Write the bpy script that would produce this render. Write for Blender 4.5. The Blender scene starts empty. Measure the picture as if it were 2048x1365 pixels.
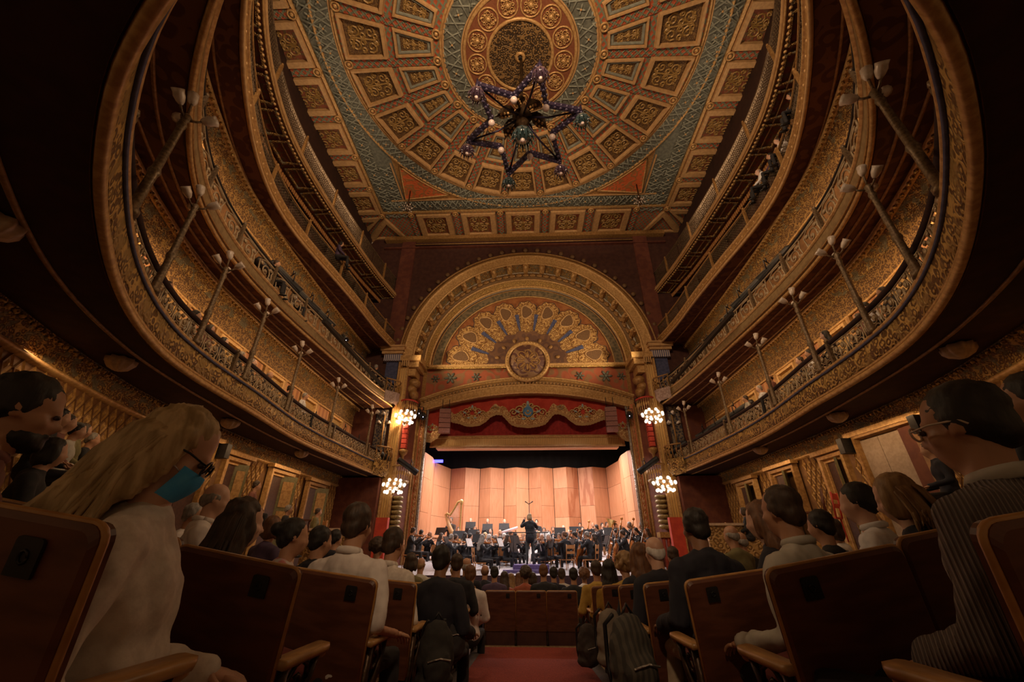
import bpy, bmesh, math, random
from math import sin, cos, pi, radians, hypot, atan2
from mathutils import Vector, Matrix, noise
S = bpy.context.scene
COL = S.collection
random.seed(7)

# ------------------------------------------------------------------ camera
PITCH, YAW, FPX = radians(27.4), radians(2.1), 796.0
cd = bpy.data.cameras.new('camera'); cam = bpy.data.objects.new('camera', cd); COL.objects.link(cam)
cd.sensor_width = 36.0; cd.lens = FPX / 2048 * 36.0; cd.clip_start = 0.05; cd.clip_end = 200
cam.rotation_euler = (pi / 2 + PITCH, 0, YAW); cam.location = (0, 0, 0)
S.camera = cam
S.view_settings.view_transform = 'Standard'; S.view_settings.look = 'None'
S.view_settings.gamma = 1; S.view_settings.use_curve_mapping = False
S.view_settings.exposure = 2.2
# ------------------------------------------------------------------ world and lights
w = bpy.data.worlds.new('dim_hall'); S.world = w; w.use_nodes = True
w.node_tree.nodes['Background'].inputs[0].default_value = (1.0, 0.55, 0.25, 1)
w.node_tree.nodes['Background'].inputs[1].default_value = 0.032
try: S.cycles.use_denoising = True
except Exception: pass

def light(kind, loc, energy, col, size=0.2, target=None, spot=None, blend=0.5, size_y=None):
    l = bpy.data.lights.new(kind.lower() + '_light', kind); l.energy = energy; l.color = col
    if kind == 'AREA':
        l.size = size
        if size_y: l.shape = 'RECTANGLE'; l.size_y = size_y
    else: l.shadow_soft_size = size
    if kind == 'SPOT': l.spot_size = spot; l.spot_blend = blend
    o = bpy.data.objects.new(l.name, l); COL.objects.link(o); o.location = loc
    if target is not None:
        o.rotation_euler = (Vector(target) - Vector(loc)).to_track_quat('-Z', 'Y').to_euler()
    return o
WARM = (1.0, 0.6, 0.28); STAGE = (1.0, 0.84, 0.78)
for lx in (-2.6, 0, 2.6):                                     # batten over the orchestra
    light('AREA', (lx, 19.3, 4.35), 62, STAGE, 1.6, (lx * .9, 18.3, -.5), size_y=.5)
light('AREA', (0, 20.7, 4.6), 18, (1, .74, .58), 5.0, (0, 22.4, 1.0), size_y=.4)
for sx in (-1, 1):
    light('SPOT', (5.6 * sx, 13.2, 6.6), 260, (.95, .9, .95), .12, (0.6 * sx, 18, .2), radians(44))     # front-of-house spots on the second balcony
    light('SPOT', (5.6 * sx, 14.2, 6.6), 190, (1, .72, .42), .12, (1.5 * sx, 17, 8.6), radians(62), 1.0)
    for z, yy in ((4.75, 15.75), (2.05, 15.75)):
        light('POINT', (5.05 * sx, yy - .12, z), 32, (1, .7, .4), .06)                                        # sconces
    light('AREA', (7.6 * sx, 8.0, 11.3), 22, (1, .69, .43), 9.0, (3.0 * sx, 7.6, 14.6), size_y=.3)        # added uplight hidden behind the top gallery rail, brightens the ceiling
    for yy in (5.0, 8.6, 12.2):
        light('AREA', (6.42 * sx - (.55 * sx if yy < 6 else 0), yy, 2.12), 2.6 if yy > 6 else 1.3, WARM, 3.2, (6.95 * sx - (.5 * sx if yy < 6 else 0), yy + .1, .2), size_y=.12)                                             # added strips under the first balcony that wash the lattice walls
    for z, e_ in ((4.55, 9), (7.2, 6)):
        light('AREA', (6.15 * sx, 9.0, z), e_, WARM, 10.0, (7.1 * sx, 9.0, z - .75), size_y=.12)  # added strips without a fixture, washing the walls of the upper levels
for sx in (-1, 1):
    for yy, zz, ez in ((5.6, 8.0, 2.8), (8.0, 8.0, 3.0), (11.0, 8.0, 3.2)):
        light('SPOT', (6.1 * sx, yy, zz), 135, (1, .7, .4), .06, (-5.9 * sx, yy - 1.5, ez), radians(95), 1.0)    # added fill spots across the hall, brightening the opposite balcony fascias
light('SPOT', (0, .1, 2.25), 34, (1, .66, .38), .08, (0, 7.5, -1.2), radians(75), 1.0)              # added fill spot overhead, lifts the carpet and aisle end seats
for sx in (-1, 1): light('SPOT', (6.3 * sx, 9.5, 8.7), 110, (1, .69, .43), .06, (-1.5 * sx, 15.2, 14.6), radians(70), 1.0)  # added spots that lift the front border of the ceiling
light('AREA', (0, 1.2, 9.8), 130, (1, .68, .42), 2.5, (0, 12.5, 13.0), size_y=.5)  # added area fill from the rear for ceiling and arch

# ------------------------------------------------------------------ object helpers
def put(o, label=None, cat=None, group=None, kind=None):
    for k, v in (('label', label), ('category', cat), ('group', group), ('kind', kind)):
        if v: o[k] = v
    return o
def empty(name, loc=(0, 0, 0), rz=0, label=None, cat=None, group=None, kind=None, sc=1):
    o = bpy.data.objects.new(name, None); COL.objects.link(o); o.location = loc; o.rotation_euler = (0, 0, rz)
    o.scale = (sc, sc, sc); o.empty_display_size = .1
    return put(o, label, cat, group, kind)
def ob(name, me, m=None, parent=None, loc=None, rz=0, rot=None, sc=None, **kw):
    if isinstance(me, MB): me = me.mesh(name)
    o = bpy.data.objects.new(name, me); COL.objects.link(o)
    if m is not None:
        if not me.materials: me.materials.append(m)
        elif me.materials[0] != m:
            o.material_slots[0].link = 'OBJECT'; o.material_slots[0].material = m
    if parent: o.parent = parent
    if loc is not None: o.location = loc
    o.rotation_euler = rot if rot is not None else (0, 0, rz)
    if sc is not None: o.scale = sc if hasattr(sc, '__len__') else (sc, sc, sc)
    return put(o, **kw)

class MB:
    def __init__(s): s.v = []; s.f = []; s.m = []; s.sm = []; s.M = Matrix(); s.mi = 0; s.smooth = True
    def add(s, vs, fs):
        b = len(s.v); M = s.M
        s.v += [tuple(M @ Vector(p)) for p in vs]
        s.f += [tuple(i + b for i in f) for f in fs]; s.m += [s.mi] * len(fs); s.sm += [s.smooth] * len(fs)
        return s
    def mesh(s, name, mats=()):
        me = bpy.data.meshes.new(name); me.from_pydata(s.v, [], s.f)
        for x in mats: me.materials.append(x)
        me.polygons.foreach_set('material_index', s.m); me.polygons.foreach_set('use_smooth', s.sm)
        me.update(); return me
    def box(s, x0, x1, y0, y1, z0, z1):
        sm = s.smooth; s.smooth = False
        s.add([(x0, y0, z0), (x1, y0, z0), (x1, y1, z0), (x0, y1, z0), (x0, y0, z1), (x1, y0, z1), (x1, y1, z1), (x0, y1, z1)],
              [(0, 3, 2, 1), (4, 5, 6, 7), (0, 1, 5, 4), (1, 2, 6, 5), (2, 3, 7, 6), (3, 0, 4, 7)]); s.smooth = sm; return s
    def rings(s, R, closed=True, cap=True):
        n = len(R[0]); vs = [p for r in R for p in r]; fs = []
        for i in range(len(R) - 1):
            for j in range(n if closed else n - 1):
                k = (j + 1) % n; fs.append((i * n + j, i * n + k, (i + 1) * n + k, (i + 1) * n + j))
        if cap and closed: fs.append(tuple(range(n - 1, -1, -1))); fs.append(tuple((len(R) - 1) * n + j for j in range(n)))
        return s.add(vs, fs)
    def tube(s, P, r, n=6, cap=True):
        P = [Vector(p) for p in P]; L = len(P); rr = r if hasattr(r, '__len__') else [r] * L; R = []; up = None
        for i, p in enumerate(P):
            t = (P[min(i + 1, L - 1)] - P[max(i - 1, 0)]); t = t.normalized() if t.length > 1e-9 else Vector((0, 0, 1))
            if up is None: up = t.cross(Vector((0, 0, 1))) if abs(t.z) < .95 else t.cross(Vector((1, 0, 0)))
            a = up - t * up.dot(t); a = a.normalized() if a.length > 1e-6 else t.orthogonal().normalized(); up = a; b = t.cross(a)
            R.append([tuple(p + (a * cos(2 * pi * k / n) + b * sin(2 * pi * k / n)) * rr[i]) for k in range(n)])
        return s.rings(R, True, cap)
    def capsule(s, P, r, n=10):
        P = [Vector(p) for p in P]; rr = list(r) if hasattr(r, '__len__') else [r] * len(P)
        d0 = (P[0] - P[1]).normalized(); d1 = (P[-1] - P[-2]).normalized()
        pre = [P[0] + d0 * rr[0] * c for c in (.98, .8, .45)]; pr = [rr[0] * c for c in (.2, .6, .89)]
        post = [P[-1] + d1 * rr[-1] * c for c in (.45, .8, .98)]; po = [rr[-1] * c for c in (.89, .6, .2)]
        return s.tube(pre + P + post, pr + rr + po, n)
    def ell(s, c, r, n=12, m=8, rot=None):
        M0 = s.M; q = Matrix.Translation(c)
        if rot is not None: q = q @ rot
        s.M = M0 @ q
        R = [[(r[0] * sin(t) * cos(2 * pi * k / n), r[1] * sin(t) * sin(2 * pi * k / n), -r[2] * cos(t)) for k in range(n)]
             for t in [pi * (i + .15) / (m + .3) if 0 < i < m else (.05 if i == 0 else pi - .05) for i in range(m + 1)]]
        s.rings(R); s.M = M0; return s
    def lathe(s, prof, n=12, c=(0, 0, 0), cap=True):
        return s.rings([[(c[0] + r * cos(2 * pi * k / n), c[1] + r * sin(2 * pi * k / n), c[2] + z) for k in range(n)] for r, z in prof], True, cap)
    def prism(s, poly, z0, z1, inset=0):
        n = len(poly); sm = s.smooth; s.smooth = False
        top = poly
        if inset:
            cx = sum(p[0] for p in poly) / n; cy = sum(p[1] for p in poly) / n
            top = [(cx + (p[0] - cx) * (1 - inset), cy + (p[1] - cy) * (1 - inset)) for p in poly]
        s.rings([[(x, y, z0) for x, y in poly], [(x, y, z1) for x, y in top]]); s.smooth = sm; return s
    def frame(s, outer, inner, z0, z1, bev=.25):
        n = len(outer); sm = s.smooth; s.smooth = False
        mix = lambda a, b, t: [(p[0] + (q[0] - p[0]) * t, p[1] + (q[1] - p[1]) * t) for p, q in zip(a, b)]
        o2, i2 = mix(outer, inner, bev), mix(outer, inner, 1 - bev)
        s.rings([[(x, y, z0) for x, y in outer], [(x, y, z1) for x, y in o2], [(x, y, z1) for x, y in i2], [(x, y, z0) for x, y in inner]], True, False)
        s.smooth = sm; return s

def sector(r0, r1, a0, a1, k=4):
    A = [a0 + (a1 - a0) * i / k for i in range(k + 1)]
    return [(r1 * sin(a), r1 * cos(a)) for a in A] + [(r0 * sin(a), r0 * cos(a)) for a in reversed(A)]

# ------------------------------------------------------------------ materials
def _nt(name, rough, metal):
    m = bpy.data.materials.new(name); m.use_nodes = True; nt = m.node_tree; b = nt.nodes['Principled BSDF']
    b.inputs['Roughness'].default_value = rough; b.inputs['Metallic'].default_value = metal
    return m, nt, b
def _n(nt, t, **kw):
    n = nt.nodes.new(t)
    for k, v in kw.items():
        if k in n.inputs: n.inputs[k].default_value = v
        else: setattr(n, k, v)
    return n
MATS = {}
def mat(name, c1, c2=None, rough=.6, metal=0.0, pat='noise', scale=20.0, bump=.0, stretch=(1, 1, 1), th=.5, sharp=.1, c3=None, sheen=0, turn=0):
    """pat: noise | lace (scrollwork) | weave (crossed bands) | wood | leaf (dots and rings) | rib"""
    if name in MATS: return MATS[name]
    m, nt, b = _nt(name, rough, metal); L = nt.links.new
    c1 = (*c1, 1); c2 = (*(c2 or c1[:3]), 1)
    tc = _n(nt, 'ShaderNodeTexCoord'); mp = _n(nt, 'ShaderNodeMapping'); mp.inputs['Scale'].default_value = stretch; mp.inputs['Rotation'].default_value[2] = turn
    L(tc.outputs['Object'], mp.inputs['Vector']); vec = mp.outputs[0]
    if pat == 'noise':
        t = _n(nt, 'ShaderNodeTexNoise', Scale=scale, Detail=4.0); f = t.outputs[0]
    elif pat == 'wood':
        d = _n(nt, 'ShaderNodeTexNoise', Scale=scale * .35, Detail=3.0); L(vec, d.inputs['Vector'])
        t = _n(nt, 'ShaderNodeTexNoise', Scale=scale, Detail=5.0); mx = _n(nt, 'ShaderNodeMix', data_type='VECTOR'); mx.inputs[0].default_value = .12
        L(vec, mx.inputs[4]); L(d.outputs[1], mx.inputs[5]); vec = mx.outputs[1]; f = t.outputs[0]
    elif pat == 'lace':
        d = _n(nt, 'ShaderNodeTexNoise', Scale=scale * .6, Detail=1.0); L(vec, d.inputs['Vector'])
        mx = _n(nt, 'ShaderNodeMix', data_type='VECTOR'); mx.inputs[0].default_value = .16 * 4 / max(scale, 1)
        L(vec, mx.inputs[4]); L(d.outputs[1], mx.inputs[5]); vec = mx.outputs[1]
        t = _n(nt, 'ShaderNodeTexVoronoi', Scale=scale); t.distance = 'EUCLIDEAN'
        mu = _n(nt, 'ShaderNodeMath', operation='MULTIPLY'); mu.inputs[1].default_value = 11
        L(t.outputs['Distance'], mu.inputs[0]); sn = _n(nt, 'ShaderNodeMath', operation='SINE'); L(mu.outputs[0], sn.inputs[0])
        ad = _n(nt, 'ShaderNodeMath', operation='MULTIPLY_ADD'); ad.inputs[1].default_value = .5; ad.inputs[2].default_value = .5; L(sn.outputs[0], ad.inputs[0]); f = ad.outputs[0]
    elif pat == 'leaf':
        t = _n(nt, 'ShaderNodeTexVoronoi', Scale=scale); f = t.outputs['Distance']
    elif pat == 'rib':
        t = _n(nt, 'ShaderNodeTexWave', Scale=scale, Distortion=.3); t.bands_direction = 'X'; f = t.outputs[1]
    elif pat == 'weave':
        fs = []
        for an in (radians(38), radians(-38)):
            mr = _n(nt, 'ShaderNodeMapping'); mr.inputs['Rotation'].default_value = (0, 0, an); L(vec, mr.inputs['Vector'])
            t = _n(nt, 'ShaderNodeTexWave', Scale=scale); t.bands_direction = 'X'; L(mr.outputs[0], t.inputs['Vector']); fs.append(t.outputs[1])
        mu = _n(nt, 'ShaderNodeMath', operation='MAXIMUM'); L(fs[0], mu.inputs[0]); L(fs[1], mu.inputs[1]); f = mu.outputs[0]; t = None
    if t is not None and not t.inputs['Vector'].is_linked: L(vec, t.inputs['Vector'])
    r = _n(nt, 'ShaderNodeValToRGB'); e = r.color_ramp.elements
    e[0].position = max(0, th - sharp); e[1].position = min(1, th + sharp); e[0].color = c1; e[1].color = c2
    L(f, r.inputs[0]); col = r.outputs[0]
    if c3:                                           # blotches of a third colour (paint wear, colour fields)
        t3 = _n(nt, 'ShaderNodeTexNoise', Scale=scale * .37, Detail=2.0); L(mp.outputs[0], t3.inputs['Vector'])
        r3 = _n(nt, 'ShaderNodeValToRGB'); r3.color_ramp.elements[0].position = .5; r3.color_ramp.elements[1].position = .6
        L(t3.outputs[0], r3.inputs[0]); m3 = _n(nt, 'ShaderNodeMix', data_type='RGBA'); L(r3.outputs[0], m3.inputs[0])
        L(col, m3.inputs[6]); m3.inputs[7].default_value = (*c3, 1); col = m3.outputs[2]
    L(col, b.inputs['Base Color'])
    if bump:
        bp = _n(nt, 'ShaderNodeBump', Strength=min(1, bump), Distance=.02 * max(1, bump)); L(f, bp.inputs['Height']); L(bp.outputs[0], b.inputs['Normal'])
    if sheen: b.inputs['Sheen Weight'].default_value = sheen
    MATS[name] = m; return m
def glow(name, col, strength):
    m, nt, b = _nt(name, .4, 0); b.inputs['Base Color'].default_value = (*col, 1)
    b.inputs['Emission Color'].default_value = (*col, 1); b.inputs['Emission Strength'].default_value = strength; return m
def glass(name, col, rough=.15, trans=.7):
    m, nt, b = _nt(name, rough, 0); b.inputs['Base Color'].default_value = (*col, 1); b.inputs['Transmission Weight'].default_value = trans; return m

GOLD = mat('gilded_plaster', (.43, .245, .085), (.6, .375, .15), .45, .25, 'noise', 14, .15)
GOLD_D = mat('dull_gilded_plaster', (.27, .14, .045), (.4, .225, .075), .5, .2, 'noise', 16, .2)
GOLD_L = mat('gilded_scrollwork', (.13, .06, .015), (.55, .34, .1), .5, .25, 'lace', 11, .8, c3=(.33, .2, .06))
GOLD_F = mat('gilded_fine_scrollwork', (.16, .07, .02), (.5, .31, .09), .5, .2, 'lace', 18, .8, c3=(.2, .17, .1))
GOLD_B = mat('gilded_beading', (.2, .1, .025), (.62, .4, .13), .45, .25, 'leaf', 30, .9)
CREAM = mat('cream_gold_paint', (.44, .26, .11), (.54, .33, .14), .6, .05, 'noise', 8, .1)
FIELD = mat('coffer_ground', (.10, .05, .018), (.18, .10, .03), .7, .1, 'lace', 12, .5)
FIELD_R = mat('coffer_ground_red', (.22, .06, .025), (.17, .10, .04), .7, .1, 'lace', 6, .5)
TEAL = mat('grey_teal_paint', (.095, .10, .078), (.15, .155, .12), .7, 0, 'noise', 9, .2)
TEAL_D = mat('dark_teal_paint', (.05, .065, .06), (.09, .11, .1), .7, 0, 'noise', 9, .2)
TEAL_L = mat('light_teal_paint', (.19, .2, .16), (.26, .27, .21), .65, 0, 'noise', 9)
WEAVE = mat('red_and_teal_weave', (.40, .085, .03), (.17, .19, .12), .7, 0, 'weave', 1.9, .6, th=.72, sharp=.05)
ORANGE = mat('orange_red_scroll_paint', (.6, .13, .035), (.36, .16, .05), .7, 0, 'lace', 5, .5, th=.6)
STARG = mat('star_grille', (.04, .022, .008), (.26, .15, .05), .6, .2, 'lace', 11, .8)
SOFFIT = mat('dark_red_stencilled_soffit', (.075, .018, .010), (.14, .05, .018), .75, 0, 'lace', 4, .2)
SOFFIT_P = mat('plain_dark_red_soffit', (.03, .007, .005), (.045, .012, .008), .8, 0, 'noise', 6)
MAROON = mat('maroon_paint', (.10, .025, .015), (.14, .04, .02), .75, 0, 'noise', 5)
MAROON_D = mat('dark_maroon_paint', (.05, .014, .01), (.07, .024, .014), .8, 0, 'noise', 5)
RED = mat('scarlet_paint', (.45, .04, .025), (.55, .06, .03), .6, 0, 'noise', 6)
WALLB = mat('wall_ground_brown', (.15, .07, .024), (.21, .10, .034), .7, 0, 'noise', 7, .15)
LATT = mat('gilded_wall_diamond', (.33, .18, .045), (.48, .28, .08), .55, .15, 'noise', 25, .3)
FRIEZE = mat('gilt_stencilled_frieze', (.09, .04, .012), (.3, .17, .05), .65, .1, 'lace', 15, .4)
IRON = mat('bronzed_iron', (.12, .08, .045), (.24, .17, .1), .5, .5, 'noise', 30, .2)
IRON_P = mat('pale_bronzed_iron', (.32, .24, .15), (.45, .35, .22), .5, .4, 'noise', 30, .2)
BLACK = mat('black_metal', (.012, .011, .012), (.022, .02, .022), .5, .3, 'noise', 20)
VELVET = mat('dark_rail_velvet', (.02, .008, .008), (.035, .012, .012), .9, 0, 'noise', 20)
BLUEP = mat('deep_blue_paint', (.04, .05, .12), (.07, .08, .17), .6, 0, 'noise', 9)
FROST = mat('frosted_glass_shade', (.62, .52, .44), (.74, .64, .55), .25, 0, 'noise', 15)
SILV = mat('silvered_ornament', (.3, .26, .22), (.5, .46, .42), .4, .4, 'lace', 14, .6)
# ------------------------------------------------------------------ plan curves
def catmull(P, n):
    P = [Vector(p) for p in P]; Q = [P[0] * 2 - P[1]] + P + [P[-1] * 2 - P[-2]]; out = []
    for i in range(1, len(Q) - 2):
        for k in range(12):
            t = k / 12; a, b, c, d = Q[i - 1:i + 3]
            out.append(.5 * ((2 * b) + (c - a) * t + (2 * a - 5 * b + 4 * c - d) * t * t + (3 * b - a - 3 * c + d) * t ** 3))
    out.append(P[-1]); return resample(out, n)
def resample(P, n):
    D = [0]
    for a, b in zip(P, P[1:]): D.append(D[-1] + (b - a).length)
    out = []; j = 0
    for i in range(n):
        d = D[-1] * i / (n - 1)
        while j < len(P) - 2 and D[j + 1] < d: j += 1
        q = (d - D[j]) / max(1e-9, D[j + 1] - D[j]); out.append(P[j].lerp(P[j + 1], min(1, q)))
    return out
class Path:
    def __init__(s, half, n=181):
        half = [(x, y) for x, y in half]; full = half + [(-x, y) for x, y in reversed(half[:-1])]
        s.P = catmull(full, n); s.n = n; s.len = sum((b - a).length for a, b in zip(s.P, s.P[1:]))
        s.N = []
        for i in range(n):
            t = (s.P[min(i + 1, n - 1)] - s.P[max(i - 1, 0)]).normalized(); s.N.append(Vector((-t.y, t.x)) if False else Vector((-t.y, t.x)) * -1)
        if (s.N[0].x < 0): s.N = [-q for q in s.N]
    def at(s, d):                                       # distance along from the right front end -> point, outward normal
        u = max(0, min(.99999, d / s.len)) * (s.n - 1); i = int(u); q = u - i
        return s.P[i].lerp(s.P[i + 1], q), s.N[i].lerp(s.N[i + 1], q).normalized()
    def off(s, o): return [p + q * o for p, q in zip(s.P, s.N)]
B1 = Path([(5.57, 16.0), (5.75, 14.08), (5.82, 12.56), (5.87, 11.32), (5.86, 10.25), (5.78, 9.28), (5.66, 8.39), (5.54, 7.55), (5.46, 6.72), (5.35, 5.87), (5.15, 5.0), (4.79, 4.15), (4.3, 3.34), (3.69, 2.56), (2.97, 1.8), (2.12, 1.11), (1.11, .6), (0, .41)])
B2 = Path([(5.55, 16.0), (5.81, 14.17), (5.92, 12.65), (5.98, 11.4), (6.03, 10.32), (6.07, 9.35), (6.09, 8.42), (6.08, 7.52), (6.0, 6.6), (5.83, 5.69), (5.52, 4.79), (5.05, 3.95), (4.46, 3.17), (3.78, 2.44), (2.99, 1.76), (2.1, 1.17), (1.09, .75), (0, .6)])
B3 = Path([(5.89, 16), (6.1, 14.13), (6.16, 12.59), (6.24, 11.34), (6.33, 10.28), (6.43, 9.3), (6.48, 8.33), (6.42, 7.38), (6.22, 6.45), (5.91, 5.56), (5.51, 4.7), (5.05, 3.87), (4.49, 3.05), (3.83, 2.28), (3.03, 1.6), (2.1, 1.07), (1.08, .73), (0, .61)])
B4 = Path([(6.24, 16), (6.54, 14.24), (6.7, 12.74), (6.81, 11.46), (6.88, 10.32), (6.92, 9.26), (6.9, 8.23), (6.8, 7.23), (6.58, 6.26), (6.26, 5.32), (5.83, 4.41), (5.3, 3.54), (4.68, 2.72), (3.95, 1.99), (3.09, 1.39), (2.12, .95), (1.07, .69), (0, .6)])
W = Path([(7.2, 16), (7.2, 13), (7.15, 10.5), (7.05, 8.4), (6.85, 6.5), (6.3, 4.7), (5.8, 3.5), (4.9, 1.6), (3.3, -.2), (1.6, -1.1), (0, -1.3)])
W3 = Path([(8.0, 16), (8.0, 13), (8.0, 10.5), (7.95, 8.4), (7.7, 6.3), (7.1, 4.4), (6.2, 2.6), (4.4, .8), (2.2, -.3), (0, -.6)])
def sweep(path, prof, closed=False, i0=0, i1=None, mb=None):
    """profile [(offset outward, z)] swept along a plan curve"""
    mb = mb or MB(); i1 = path.n if i1 is None else i1
    R = [[(*(path.P[i] + path.N[i] * o), z) for o, z in prof] for i in range(i0, i1)]
    return mb.rings(R, closed, closed)
def rod(path, o, z, r, i0=0, i1=None, n=6): return MB().tube([(*(path.P[i] + path.N[i] * o), z) for i in range(i0, i1 or path.n)], r, n)
def strip(pa, oa, za, pb, obb, zb, i0=0, i1=None):
    """ruled surface between two plan curves (floors, soffits)"""
    mb = MB(); i1 = i1 or pa.n
    return mb.rings([[(*(pa.P[i] + pa.N[i] * oa), za), (*(pb.P[i] + pb.N[i] * obb), zb)] for i in range(i0, i1)], False)
CUT = 30                                                # index of the curves behind the camera that nobody sees: skip the middle
# ------------------------------------------------------------------ floor
def dish(y):
    T = [(0, .2), (1.7, .2), (2.6, .14), (3.5, .09), (5, .06), (8, .04), (14, .03)]
    for (a, p), (b, q) in zip(T, T[1:]):
        if y <= b: return p + (q - p) * (max(y, a) - a) / (b - a)
    return .03
def FZ(x, y):
    z = -.85 - .0735 * y + dish(y) * max(0, min(abs(x), 4.5) - .8)
    return z - .35 * max(0, min(1, (y - 8.6) / .3))
mb = MB(); xs = [-7.4, -6, -5, -4.2, -3.4, -2.6, -1.8, -1.3, -.8, -.4, 0, .4, .8, 1.3, 1.8, 2.6, 3.4, 4.2, 5, 6, 7.4]
ys = [-2 + .3 * i for i in range(57)]
mb.rings([[(x, y, FZ(x, y)) for x in xs] for y in ys], False)
FLOORM = mat('worn_brown_boards', (.20, .12, .06), (.3, .2, .1), .55, 0, 'wood', 6, .1, (6, .6, 1))
floor = ob('floor', mb, FLOORM, kind='structure')
CARPET = mat('red_carpet', (.20, .025, .018), (.32, .05, .03), .95, 0, 'noise', 60, .3)
mb = MB(); cy = [-.6 + .3 * i for i in range(29)]
mb.rings([[(x, y, FZ(x, y) + dz) for x, dz in ((-.74, .005), (-.73, .02), (0, .022), (.73, .02), (.74, .005))] for y in cy], False)
ob('aisle_carpet', mb, CARPET, label='red carpet runner down the centre aisle', cat='carpet')
mb = MB()
for s in (-1, 1): mb.rings([[(s * (.75 + d), y, FZ(.75, y) + z) for d, z in ((-.03, .022), (0, .03), (.1, .026), (.11, .004))] for y in cy], False)
ob('baseboard_aisle', mb, mat('dark_edge_strip', (.06, .045, .04), (.09, .07, .06), .7), kind='structure')
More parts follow.
